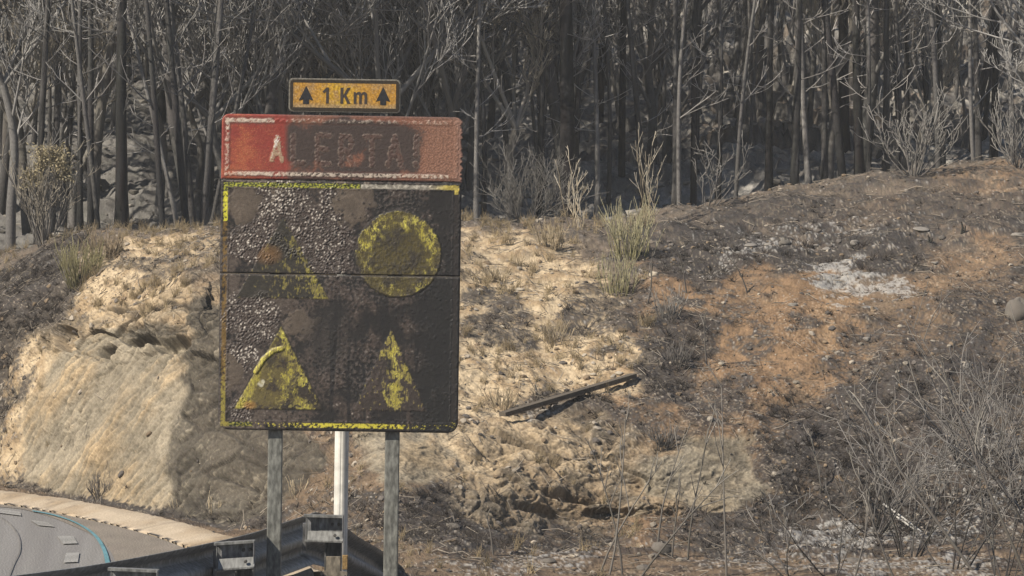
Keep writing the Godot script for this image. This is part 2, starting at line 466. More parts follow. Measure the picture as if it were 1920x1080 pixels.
func make_forest_ground() -> void:
	var mb := MB.new()
	var xs := 420
	var ds := 420
	var pts := PackedVector3Array()
	pts.resize(xs * ds)
	var cols := PackedColorArray()
	cols.resize(xs * ds)
	var n_f := noise(9.0, 31, 2)
	var n_t := noise(24.0, 37)
	var n_c := noise(0.9, 41)
	n_c.fractal_type = FastNoiseLite.FRACTAL_RIDGED
	n_c.fractal_octaves = 4
	var c0 := Color(0.34, 0.326, 0.3)
	var c1 := Color(0.12, 0.114, 0.107)
	var c2 := Color(0.46, 0.425, 0.36)
	var c3 := Color(0.24, 0.175, 0.12)
	for j in ds:
		var g := float(j) / (ds - 1)
		var d := lerpf(32.5, 56.0, g) if g < 0.85 else lerpf(lerpf(32.5, 56.0, 0.85), 95.0, (g - 0.85) / 0.15)
		for i in xs:
			var u := float(i) / (xs - 1) * 2.0 - 1.0
			var x := (u * 9.5 + signf(u) * pow(absf(u), 7.0) * 14.0) * (0.75 + 0.25 * d / 45.0)
			var h := forest_height(x, d)
			var a := n_forest2.get_noise_2d(x, d)
			var f := n_f.get_noise_2d(x, d)
			var t := n_t.get_noise_2d(x, d)
			# rock ledges among the trunks on the right
			var right := smoothstep(-1.0, 3.0, x) * smoothstep(36.5, 39.0, d)
			var r := n_c.get_noise_2d(x * 0.7, d * 1.3)
			var st := d * 0.55 + a * 0.8 + x * 0.12
			var step := fposmod(st, 1.0)
			h += right * 0.32 * (smoothstep(0.0, 0.16, step) - step)
			h += a * 0.1 + f * 0.045 + t * 0.015
			var c := (c0 * (0.5 + 0.5 * smoothstep(-3.0, 0.5, x))).lerp(c1, (0.45 + 0.55 * right) * smoothstep(-0.25, 0.35, a + f * 0.6))
			c = c.lerp(c2, right * smoothstep(0.1, 0.5, -a * 0.8 + f * 0.5 + t * 0.3 - 0.05))
			c = c.lerp(c3, 0.6 * smoothstep(0.3, 0.8, r) * right)
			c = c.lerp(c1, right * 0.6 * (1.0 - smoothstep(0.1, 0.22, step)))
			var tone := 1.0 + 0.3 * t + 0.2 * f
			cols[j * xs + i] = Color(c.r * tone, c.g * tone, c.b * tone)
			pts[j * xs + i] = Vector3(x, h, -d)
	mb.v = pts; mb.c = cols
	mb.n.resize(xs * ds)
	for j in ds:
		for i in xs:
			mb.n[j * xs + i] = (pts[j * xs + mini(i + 1, xs - 1)] - pts[j * xs + maxi(i - 1, 0)]).cross(pts[mini(j + 1, ds - 1) * xs + i] - pts[maxi(j - 1, 0) * xs + i]).normalized()
	for j in ds - 1:
		for i in xs - 1:
			var a := j * xs + i
			mb.ix.append_array([a, a + xs, a + 1, a + 1, a + xs, a + xs + 1])
	tag(top("forest_terrain", mb.mesh(), mats.soil), "ash grey forest slope with pale stones rising between burnt trunks", "", "", "structure")


# ------------------------------------------------------------------ burnt trees
func grow(mb: MB, p: Vector3, dir: Vector3, length: float, r: float, level: int, spec: Dictionary) -> void:
	var segs := 5 if level == 0 else 4
	if level >= 2: segs = 3
	var pts := PackedVector3Array([p])
	var d := dir
	var bend: Vector3 = Vector3(rng.randf_range(-1, 1), rng.randf_range(-0.4, 0.8), rng.randf_range(-1, 1)) * float(spec.bend)
	for i in segs:
		d = (d + bend / segs + Vector3(0, float(spec.rise), 0) / segs + Vector3(rng.randf_range(-1, 1), rng.randf_range(-1, 1), rng.randf_range(-1, 1)) * float(spec.wiggle)).normalized()
		pts.append(pts[-1] + d * length / segs)
	var k := rng.randf_range(0.75, 1.25)
	var c0: Color = spec.c0
	var c1: Color = spec.c1
	var f0 := clampf(float(level) / maxf(1.0, spec.levels), 0, 1)
	var f1 := clampf(float(level + 1) / maxf(1.0, spec.levels), 0, 1)
	mb.tube(pts, r, maxf(spec.tip, r * 0.35), 6 if level == 0 else (4 if level == 1 else 3), c0.lerp(c1, f0) * k, c0.lerp(c1, f1) * k)
	if level >= spec.levels: return
	var kids: int = spec.kids[level]
	for q in kids:
		var f := lerpf(float(spec.from), 1.0, (q + rng.randf()) / kids)
		var fi := f * segs
		var i := mini(int(fi), segs - 1)
		var at := pts[i].lerp(pts[i + 1], fi - i)
		var t := (pts[i + 1] - pts[i]).normalized()
		var side := Vector3(rng.randf_range(-1, 1), rng.randf_range(-0.5, 1), rng.randf_range(-1, 1))
		side = (side - t * side.dot(t)).normalized()
		var a: float = spec.spread * rng.randf_range(0.6, 1.3)
		grow(mb, at, (t * cos(a) + side * sin(a)).normalized(), length * spec.shrink * rng.randf_range(0.6, 1.25) * (1.1 - 0.45 * f), maxf(spec.tip, r * 0.55), level + 1, spec)


func trunk_points(height: float, lean: float, wobble: float, segs: int) -> PackedVector3Array:
	var pts := PackedVector3Array()
	var a := rng.randf() * TAU
	var b := rng.randf() * TAU
	for i in segs + 1:
		var f := float(i) / segs
		pts.append(Vector3(cos(a) * lean * f * f * height + sin(f * 5.0 + b) * wobble * f, height * f - (0.25 if i == 0 else 0.0), sin(a) * lean * f * f * height + cos(f * 4.1 + b) * wobble * f))
	return pts


var protos := {}


func make_pine(thick: float, height: float, kids: int, c_low: Color, c_high: Color) -> Node3D:
	var o := Node3D.new()
	var mb := MB.new()
	var pts := trunk_points(height, rng.randf_range(0.0, 0.09), rng.randf_range(0.06, 0.2), 36)
	mb.tube(pts, thick, thick * 0.35, 10, c_low, c_high, 0.8)
	var soot_top := rng.randf_range(0.8, 3.5)
	# knobbly charred bark and a flare at the foot
	for i in mb.v.size():
		var p := mb.v[i]
		var k := 1.0 + 0.14 * n_forest2.get_noise_3d(p.x * 14.0, p.y * 2.2, p.z * 14.0 + thick * 50.0) + 0.5 * exp(-maxf(p.y, 0.0) * 5.0)
		var ring := i / 10
		mb.v[i] = pts[ring] + (p - pts[ring]) * k
		var s := n_forest2.get_noise_3d(p.x * 22.0 + thick * 90.0, p.y * 0.9, p.z * 22.0)
		var u := n_forest2.get_noise_3d(p.x * 9.0, p.y * 2.5 + thick * 70.0, p.z * 9.0)
		var col := c_high.lerp(c_low, clampf(0.5 + (soot_top - p.y) * 0.35 + u * 1.2, 0.0, 1.0))
		mb.c[i] = col * clampf(1.0 + s * 0.9, 0.4, 1.9)
	part("trunk", mb.mesh(), mats.bark, o)
	var cr := MB.new()
	var spec := {"bend": 0.5, "rise": 0.35, "wiggle": 0.13, "tip": 0.0035, "levels": 2, "kids": [5, 3], "from": 0.3, "spread": 0.7, "shrink": 0.55, "c0": c_low, "c1": c_high * 1.25}
	for q in kids:
		var f := lerpf(0.12, 1.0, pow((q + rng.randf()) / kids, 0.8))
		var i := mini(int(f * 36), 35)
		var at := pts[i].lerp(pts[i + 1], f * 36 - i)
		var a := rng.randf() * TAU
		var low := f < 0.35
		grow(cr, at, Vector3(cos(a), rng.randf_range(-0.1, 0.7), sin(a)).normalized(), (rng.randf_range(0.2, 0.7) if low else rng.randf_range(0.5, 1.3)) * (1.2 - 0.6 * f), thick * (0.15 if low else 0.2), 1 if low else 0, spec)
	part("crown", cr.mesh(), mats.twig, o)
	return o


func make_twiggy(thick: float, height: float, limbs: int, c_low: Color, c_high: Color, tropism: Vector3, spread: float) -> Node3D:
	var o := Node3D.new()
	var mb := MB.new()
	var fork := height * rng.randf_range(0.22, 0.4)
	var pts := trunk_points(fork, rng.randf_range(0.02, 0.14), 0.06, 8)
	mb.tube(pts, thick, thick * 0.72, 8, c_low, c_low.lerp(c_high, 0.4))
	part("trunk", mb.mesh(), mats.bark, o)
	var cr := MB.new()
	var spec := {"bend": 0.4, "rise": 0.35, "wiggle": 0.1, "tip": 0.0034, "levels": 3, "kids": [9, 7, 5], "from": 0.22, "spread": spread, "shrink": 0.5, "c0": c_low.lerp(c_high, 0.3), "c1": c_high}
	for q in limbs:
		var a := TAU * (q + rng.randf() * 0.7) / limbs
		var low := q % 3 == 2
		var at := pts[8] if not low else pts[4 + rng.randi() % 4]
		grow(cr, at, (Vector3(cos(a) * 0.55, rng.randf_range(0.5, 1.1), sin(a) * 0.55) + tropism).normalized(), (height - fork) * rng.randf_range(0.65, 1.0) * (0.6 if low else 1.0), thick * (0.5 if not low else 0.32), 0, spec)
	part("crown", cr.mesh(), mats.twig, o)
	return o


func make_sapling(thick: float, height: float, c_low: Color, c_high: Color) -> Node3D:
	var o := Node3D.new()
	var mb := MB.new()
	var pts := trunk_points(height, rng.randf_range(0.02, 0.12), rng.randf_range(0.05, 0.12), 14)
	mb.tube(pts, thick, thick * 0.3, 6, c_low, c_high)
	part("trunk", mb.mesh(), mats.bark, o)
	var cr := MB.new()
	var spec := {"bend": 0.5, "rise": 0.4, "wiggle": 0.18, "tip": 0.0035, "levels": 2, "kids": [4, 3], "from": 0.25, "spread": 0.6, "shrink": 0.5, "c0": c_low.lerp(c_high, 0.5), "c1": c_high}
	for q in 9:
		var f := lerpf(0.25, 1.0, (q + rng.randf()) / 9.0)
		var i := mini(int(f * 14), 13)
		var a := rng.randf() * TAU
		grow(cr, pts[i], Vector3(cos(a), rng.randf_range(0.3, 1.2), sin(a)).normalized(), rng.randf_range(0.3, 0.9), thick * 0.3, 1, spec)
	part("crown", cr.mesh(), mats.twig, o)
	return o


const ORDINAL := ["first", "second", "third", "fourth", "fifth", "sixth", "seventh", "eighth", "ninth", "tenth", "eleventh", "twelfth", "thirteenth", "fourteenth", "fifteenth", "sixteenth", "seventeenth", "eighteenth", "nineteenth", "twentieth"]


func plant_trees(front: Array) -> void:
	var ch0 := Color(0.03, 0.029, 0.028)
	var ch1 := Color(0.075, 0.072, 0.069)
	var g0 := Color(0.155, 0.148, 0.14)
	var g1 := Color(0.27, 0.258, 0.242)
	var tan1 := Color(0.36, 0.322, 0.258)
	var grey1 := Color(0.28, 0.272, 0.258)
	protos.pine = [make_pine(0.045, 7.0, 44, ch0, g0), make_pine(0.036, 6.5, 50, ch1, g1), make_pine(0.062, 7.5, 36, ch0, ch1), make_pine(0.031, 6.2, 46, g0, g1), make_pine(0.04, 7.0, 50, ch1, g0), make_pine(0.033, 6.6, 44, ch0, g1)]
	protos.sapling = [make_sapling(0.03, 5.2, ch1, g1), make_sapling(0.024, 4.4, g0, g1), make_sapling(0.035, 5.8, ch0, g0), make_sapling(0.028, 5.0, g0, grey1), make_sapling(0.022, 4.0, ch1, g0)]
	protos.twiggy = [make_twiggy(0.06, 4.8, 6, ch1, tan1, Vector3(0.25, 0.2, 0), 0.62), make_twiggy(0.05, 4.2, 6, g0, grey1, Vector3(-0.1, 0.1, 0), 0.7), make_twiggy(0.07, 5.4, 7, ch0, g1 * 1.3, Vector3(0.1, 0.3, 0), 0.6), make_twiggy(0.045, 3.8, 5, g0, tan1, Vector3(0.3, 0.2, 0.1), 0.55), make_twiggy(0.055, 5.0, 7, ch1, grey1, Vector3.ZERO, 0.75)]
	var list := []
	for q in front:   # [kind, prototype, place, scale, lean x, turn]
		var p: Vector3 = q[2]
		list.append({"kind": q[0], "n": q[1], "x": p.x, "y": p.y, "d": -p.z, "scale": q[3], "lean": q[4], "turn": q[5]})
	var d := 36.2
	while d < 52.0:
		var half := 0.149 * d + 0.8
		var gap := 0.5 if d < 41.0 else 0.8
		var x := -half + rng.randf() * gap
		while x < half:
			var px := x / d * 6450.0 + 960.0
			var kind := "pine"
			var r := rng.randf()
			var left := smoothstep(1150.0, 500.0, px)
			if r < lerpf(0.12, 0.68, left): kind = "twiggy"
			elif r < lerpf(0.5, 0.8, left): kind = "sapling"
			var xx := x + rng.randf_range(-0.3, 0.3)
			var dd := d + rng.randf_range(-0.45, 0.45)
			var ok := rng.randf() < 0.93
			if px > 130 and px < 400 and dd < 41.0: ok = rng.randf() < 0.4   # the clearing left of the sign
			for q in list:
				if Vector2(q.x - xx, q.d - dd).length() < 0.27: ok = false
			if ok:
				list.append({"kind": kind, "n": rng.randi() % (6 if kind == "pine" else 5), "x": xx, "y": forest_height(xx, dd) - 0.03, "d": dd, "scale": rng.randf_range(0.8, 1.2), "lean": rng.randf_range(-0.1, 0.1) * (1.7 if kind == "sapling" else 1.0), "turn": rng.randf() * TAU})
			x += gap * rng.randf_range(0.75, 1.3)
		d += 1.0
	list.sort_custom(func(a, b): return a.x / a.d < b.x / b.d)
	var count := {}
	var words := {"pine": "straight charred trunk", "sapling": "slim burnt sapling", "twiggy": "twiggy bare tree"}
	var called := {"pine": "charred_tree", "sapling": "burnt_sapling", "twiggy": "bare_tree"}
	for q in list:
		var px: float = q.x / q.d * 6450.0 + 960.0
		var where := "at the left edge"
		if px > 1660: where = "near the right edge"
		elif px > 1300: where = "above the bare crest"
		elif px > 870: where = "just right of the sign"
		elif px > 420: where = "behind the sign"
		elif px > 150: where = "in the clearing left of the sign"
		var row := "farthest rows"
		if q.d < 37.6: row = "front row"
		elif q.d < 41.5: row = "second row"
		elif q.d < 46.5: row = "middle rows"
		var key: String = q.kind + row + where
		var k: int = count.get(key, 0)
		count[key] = k + 1
		var o: Node3D = protos[q.kind][q.n].duplicate()
		o.name = numbered(called[q.kind])
		o.position = Vector3(q.x, q.y, -q.d)
		o.basis = Basis(Vector3(0, 0, 1), -q.lean) * Basis(Vector3.UP, q.turn) * Basis.from_scale(Vector3.ONE * q.scale)
		tag(o, "%s %s from the left, %s, %s" % [ORDINAL[mini(k, 19)], words[q.kind], row, where], "tree", "burnt trees of the hillside wood")
		add_child(o, true)


# ------------------------------------------------------------------ shrubs, stalks, stones
func shrub_mesh(stems: int, height: float, spread: float, r: float, spec: Dictionary) -> ArrayMesh:
	var mb := MB.new()
	for q in stems:
		var a := rng.randf() * TAU
		var tilt: float = spread * sqrt(rng.randf())
		var dir := Vector3(sin(tilt) * cos(a) + spec.get("sway", 0.0), cos(tilt), sin(tilt) * sin(a)).normalized()
		grow(mb, Vector3(cos(a), 0, sin(a)) * rng.randf() * height * spec.get("foot", 0.06) - Vector3(0, 0.04, 0), dir, height * rng.randf_range(0.6, 1.05), r * rng.randf_range(0.7, 1.2), 0, spec)
	return mb.mesh()


func twig_spec(c0: Color, c1: Color, levels: int, kids: Array, wiggle: float, rise: float, spread: float, shrink: float, tip := 0.0022) -> Dictionary:
	return {"bend": 0.4, "rise": rise, "wiggle": wiggle, "tip": tip, "levels": levels, "kids": kids, "from": 0.3, "spread": spread, "shrink": shrink, "c0": c0, "c1": c1}


func add_leaves(mb: MB, centre: Vector3, radius: Vector3, n: int, size: float, c0: Color, c1: Color) -> void:
	for q in n:
		var dir := Vector3(rng.randf_range(-1, 1), rng.randf_range(-1, 1), rng.randf_range(-1, 1))
		var p := centre + dir * radius * pow(rng.randf(), 0.3) * (0.75 + 0.5 * n_forest2.get_noise_3dv(dir * 1.4 + centre * 3.0))
		var x := Vector3(rng.randf_range(-1, 1), rng.randf_range(-1, 1), rng.randf_range(-1, 1)).normalized() * size * rng.randf_range(0.6, 1.3)
		var y := x.cross(Vector3(rng.randf_range(-1, 1), rng.randf_range(-1, 1), rng.randf_range(-1, 1))).normalized() * size * 0.4
		mb.quad(p - x, p + y, p + x, p - y, x.cross(y), c0.lerp(c1, rng.randf()))


func rock_mesh(sd: int, squash: Vector3, c0: Color, c1: Color, rough := 0.35) -> ArrayMesh:
	var mb := MB.new()
	var f := noise(0.9, sd, 3)
	var g := noise(4.0, sd + 1, 2)
	var rows := 12
	var cols := 18
	for j in rows + 1:
		for i in cols:
			var a := TAU * i / cols
			var b := PI * j / rows
			var u := Vector3(sin(b) * cos(a), cos(b), sin(b) * sin(a))
			# flat faces: push towards a few planes
			var r := 1.0 + rough * f.get_noise_3dv(u * 1.3) + 0.08 * g.get_noise_3dv(u)
			for k in 6:
				var pn := Vector3(sin(k * 2.4 + sd), cos(k * 1.7 + sd * 0.7), sin(k * 3.1 + sd * 1.3)).normalized()
				var dd := u.dot(pn) * r
				if dd > 0.74: r *= 0.74 / dd
			var m := 0.5 + 0.5 * g.get_noise_3dv(u * 1.7)
			mb.vert(u * r * squash, u, c0.lerp(c1, m))
	for j in rows:
		for i in cols:
			var a := j * cols + i
			var b := j * cols + (i + 1) % cols
			mb.tri(a, b, a + cols); mb.tri(b, b + cols, a + cols)
	# true normals
	var acc := PackedVector3Array()
	acc.resize(mb.v.size())
	for t in range(0, mb.ix.size(), 3):
		var nn := (mb.v[mb.ix[t + 2]] - mb.v[mb.ix[t]]).cross(mb.v[mb.ix[t + 1]] - mb.v[mb.ix[t]])
		for k in 3: acc[mb.ix[t + k]] += nn
	for i in acc.size(): mb.n[i] = acc[i].normalized() if acc[i].length() > 1e-9 else mb.n[i]
	return mb.mesh()


func scatter(called: String, m: Mesh, mat: Material, where: Array, tints: Array, label: String) -> void:
	var mm := MultiMesh.new()
	mm.transform_format = MultiMesh.TRANSFORM_3D
	mm.use_colors = true
	mm.mesh = m
	mm.instance_count = where.size()
	for i in where.size():
		mm.set_instance_transform(i, where[i])
		mm.set_instance_color(i, tints[i])
	var o := MultiMeshInstance3D.new()
	o.name = numbered(called)
	o.multimesh = mm
	o.material_override = mat
	add_child(o, true)
	tag(o, label, "", "", "stuff")


func mval(ch: int, s: float, t: float) -> float:
	var a: PackedFloat32Array = mask[ch]
	return a[clampi(int(t / 9.0 * MH), 0, MH - 1) * MW + clampi(int(s / (net.size() - 1) * MW), 0, MW - 1)]


func make_litter() -> void:
	# stone chips, burnt tufts and fallen twigs over the bank
	var chips := [[], [], []]
	var chip_t := [[], [], []]
	var tufts := []
	var tuft_t := []
	var sticks := []
	var stick_t := []
	var grass := []
	var grass_t := []
	for q in 44000:
		var s := rng.randf_range(0.3, 15.8)
		var t := pow(rng.randf(), 0.9) * 6.6 + 0.75
		var left := s < 6.2
		if left and t < 1.75: continue
		var i := find_index(col_s, s)
		var j := find_index(row_t, t)
		var p := surf_p[j * sw + i]
		var n := surf_n[j * sw + i]
		var soot := mval(0, s, t)
		var rocky := maxf(mval(4, s, t), mval(5, s, t))
		if rocky > 0.15 and rng.randf() < 0.95: continue
		if mval(7, s, t) > 0.3 and rng.randf() < 0.75: continue
		var r := rng.randf()
		var turn := Basis(Vector3.UP, rng.randf() * TAU)
		var tilt := Basis(Quaternion(Vector3.UP, n))
		if r < 0.3:
			var size := 0.006 + 0.022 * pow(rng.randf(), 6.0)
			var k := rng.randi() % 3
			var b := tilt * turn * Basis.from_scale(Vector3(size * rng.randf_range(0.8, 1.6), size * rng.randf_range(0.45, 0.9), size))
			chips[k].append(Transform3D(b, p + n * size * 0.25))
			var tone := rng.randf_range(0.5, 1.0)
			var pick := rng.randf()
			if pick < 0.25 - 0.15 * soot: chip_t[k].append(Color(0.46 * tone, 0.4 * tone, 0.32 * tone))
			elif pick < 0.65 - 0.3 * soot: chip_t[k].append(Color(0.3 * tone, 0.225 * tone, 0.15 * tone))
			else: chip_t[k].append(Color(0.17 * tone, 0.15 * tone, 0.132 * tone))
		elif r < 0.3 + 0.3 * (0.12 + soot):
			var k := rng.randf_range(0.018, 0.05) * (1.0 + 0.9 * smoothstep(0.4, 0.7, soot) * rng.randf())
			var up := Basis(Quaternion(Vector3.UP, (n + Vector3.UP).normalized()))
			tufts.append(Transform3D(up * turn * Basis.from_scale(Vector3(k * 1.3, k * rng.randf_range(0.6, 1.2), k * 1.3)), p - n * 0.004))
			var tone := rng.randf_range(0.4, 1.0)
			tuft_t.append(Color(0.085 * tone, 0.073 * tone, 0.064 * tone))
		elif r > 0.95:
			var k := rng.randf_range(0.04, 0.17)
			sticks.append(Transform3D(tilt * turn * Basis(Vector3(0, 0, 1), rng.randf_range(-0.2, 0.2)) * Basis.from_scale(Vector3(k, rng.randf_range(0.5, 1.2), 1.0)), p + n * 0.012))
			var tone := rng.randf_range(0.25, 1.0)
			stick_t.append(Color(0.3 * tone, 0.26 * tone, 0.21 * tone))
		elif r > 0.86 and soot < 0.5 and (t > 4.6 or rng.randf() < 0.25) and s < 10.5:
			var k := rng.randf_range(0.05, 0.13)
			grass.append(Transform3D(turn * Basis.from_scale(Vector3(k, k * rng.randf_range(0.7, 1.3), k)), p - n * 0.004))
			var tone := rng.randf_range(0.55, 1.0)
			grass_t.append(Color(0.36 * tone, 0.285 * tone, 0.175 * tone))
	for k in 3:
		scatter("gravel", rock_small(70 + k), mats.stone, chips[k], chip_t[k], "pale stone chips scattered over the burnt bank")
	scatter("charred_undergrowth", tuft_mesh(16, 0.5, 0.03), mats.plain, tufts, tuft_t, "blackened tufts of burnt ground cover")
	scatter("twig_litter", stick_mesh(), mats.plain, sticks, stick_t, "thin fallen twigs lying on the bank")
	scatter("dry_grass", tuft_mesh(20, 0.4, 0.02), mats.plain, grass, grass_t, "sparse dry straw-coloured grass on the upper bank")
	# stones and litter under the trees
	var fs := []
	var fst := []
	for q in 9000:
		var d := rng.randf_range(35.0, 53.0)
		var x := rng.randf_range(-1, 1) * (0.149 * d + 0.6)
		var right := smoothstep(-2.0, 2.0, x)
		if rng.randf() > 0.35 + 0.65 * right: continue
		var size := 0.012 + 0.08 * pow(rng.randf(), 5.0)
		fs.append(Transform3D(Basis(Vector3.UP, rng.randf() * TAU) * Basis.from_scale(Vector3(size * 1.5, size * 0.6, size)), Vector3(x, forest_height(x, d) + size * 0.2 + n_forest2.get_noise_2d(x, d) * 0.12, -d)))
		var tone := rng.randf_range(0.3, 1.0)
		fst.append(Color(0.4 * tone, 0.37 * tone, 0.32 * tone))
	scatter("forest_gravel", rock_small(75), mats.stone, fs, fst, "grey stones lying between the burnt trunks")


func rock_small(sd: int) -> ArrayMesh:
	var r := RandomNumberGenerator.new()
	r.seed = sd
	var mb := MB.new()
	var ring := 6
	var pts := []
	for j in 2:
		for i in ring:
			var a := TAU * (i + 0.5 * j + r.randf() * 0.5) / ring
			pts.append(Vector3(cos(a) * r.randf_range(0.75, 1.1), (-0.4 if j == 0 else 0.45) + r.randf_range(-0.2, 0.2), sin(a) * r.randf_range(0.75, 1.1)))
	var lo := Vector3(0, -0.9, 0)
	var hi := Vector3(r.randf_range(-0.2, 0.2), 0.85, r.randf_range(-0.2, 0.2))
	for i in ring:
		var k := (i + 1) % ring
		for t in [[pts[i], pts[k], pts[ring + i]], [pts[k], pts[ring + k], pts[ring + i]], [pts[ring + i], pts[ring + k], hi], [pts[i], pts[k], lo]]:
			var nn: Vector3 = (t[1] - t[0]).cross(t[2] - t[0]).normalized()
			if nn.dot(t[0] + t[1] + t[2]) < 0.0: nn = -nn
			var b := mb.vert(t[0], nn, Color.WHITE); mb.vert(t[1], nn, Color.WHITE); mb.vert(t[2], nn, Color.WHITE)
			mb.tri(b, b + 1, b + 2)
	return mb.mesh()


func tuft_mesh(blades: int, lean: float, w: float) -> ArrayMesh:
	var mb := MB.new()
	for q in blades:
		var a := rng.randf() * TAU
		var foot := Vector3(cos(a), 0, sin(a)) * rng.randf() * 0.45
		var b := rng.randf() * TAU
		var tip := foot + Vector3(cos(b) * lean * rng.randf_range(0.3, 2.0), rng.randf_range(0.5, 1.1), sin(b) * lean * rng.randf_range(0.3, 2.0))
		var midp := foot.lerp(tip, 0.5) + Vector3(rng.randf_range(-0.12, 0.12), 0.08, rng.randf_range(-0.12, 0.12))
		mb.tube(PackedVector3Array([foot, midp, tip]), w, w * 0.3, 3, Color.WHITE, Color.WHITE)
	return mb.mesh()


func stick_mesh() -> ArrayMesh:
	var mb := MB.new()
	mb.tube(PackedVector3Array([Vector3(-1, 0, 0), Vector3(-0.3, 0.004, 0.06), Vector3(0.3, 0.006, -0.04), Vector3(1, 0, 0.05)]), 0.0036, 0.002, 4, Color.WHITE, Color.WHITE)
	return mb.mesh()


# ------------------------------------------------------------------ the burnt warning sign
const K := 0.0030233   # metres per unit of the face; the panels are 450 units wide
var nf := {}
var letters := []


func seg_dist(p: Vector2, a: Vector2, b: Vector2) -> float:
	var ab := b - a
	return p.distance_to(a + ab * clampf((p - a).dot(ab) / ab.length_squared(), 0.0, 1.0))


func tri_in(p: Vector2, a: Vector2, b: Vector2, c: Vector2) -> float:
	# > 0 inside: distance to the nearest edge
	var d := 1e9
	for e in [[a, b], [b, c], [c, a]]:
		var t: Vector2 = (e[1] - e[0]).normalized()
		d = minf(d, t.cross(p - e[0]))
	return d


func blob(p: Vector2, x: float, y: float, rx: float, ry: float) -> float:
	var u := (p.x - x) / rx
	var v := (p.y - y) / ry
	return clampf(1.0 - u * u - v * v, 0.0, 1.0)


func stroke_letters() -> void:
	# ALERTA! in strokes, each letter a list of segments
	var sets := [
		[93, [[1, 48, 11, 6], [11, 6, 21, 48], [6, 35, 17, 35]]],
		[132, [[2, 0, 2, 52], [2, 52, 22, 52]]],
		[178, [[2, 0, 2, 52], [2, 0, 24, 0], [2, 25, 20, 25], [2, 52, 24, 52]]],
		[222, [[2, 54, 2, 0], [2, 0, 18, 2], [18, 2, 22, 13], [22, 13, 17, 26], [17, 26, 2, 27], [12, 27, 24, 54]]],
		[268, [[0, 0, 28, 0], [14, 0, 14, 54]]],
		[312, [[0, 54, 12, 0], [12, 0, 24, 54], [5, 36, 19, 36]]],
		[362, [[2, 0, 2, 36], [2, 50, 2, 53]]]]
	for s in sets:
		var segs := []
		for e in s[1]: segs.append([Vector2(s[0] + e[0], 38 + e[1]), Vector2(s[0] + e[2], 38 + e[3])])
		letters.append(segs)


func letter_dist(p: Vector2, which: int) -> float:
	var d := 1e9
	for e in letters[which]: d = minf(d, seg_dist(p, e[0], e[1]))
	return d


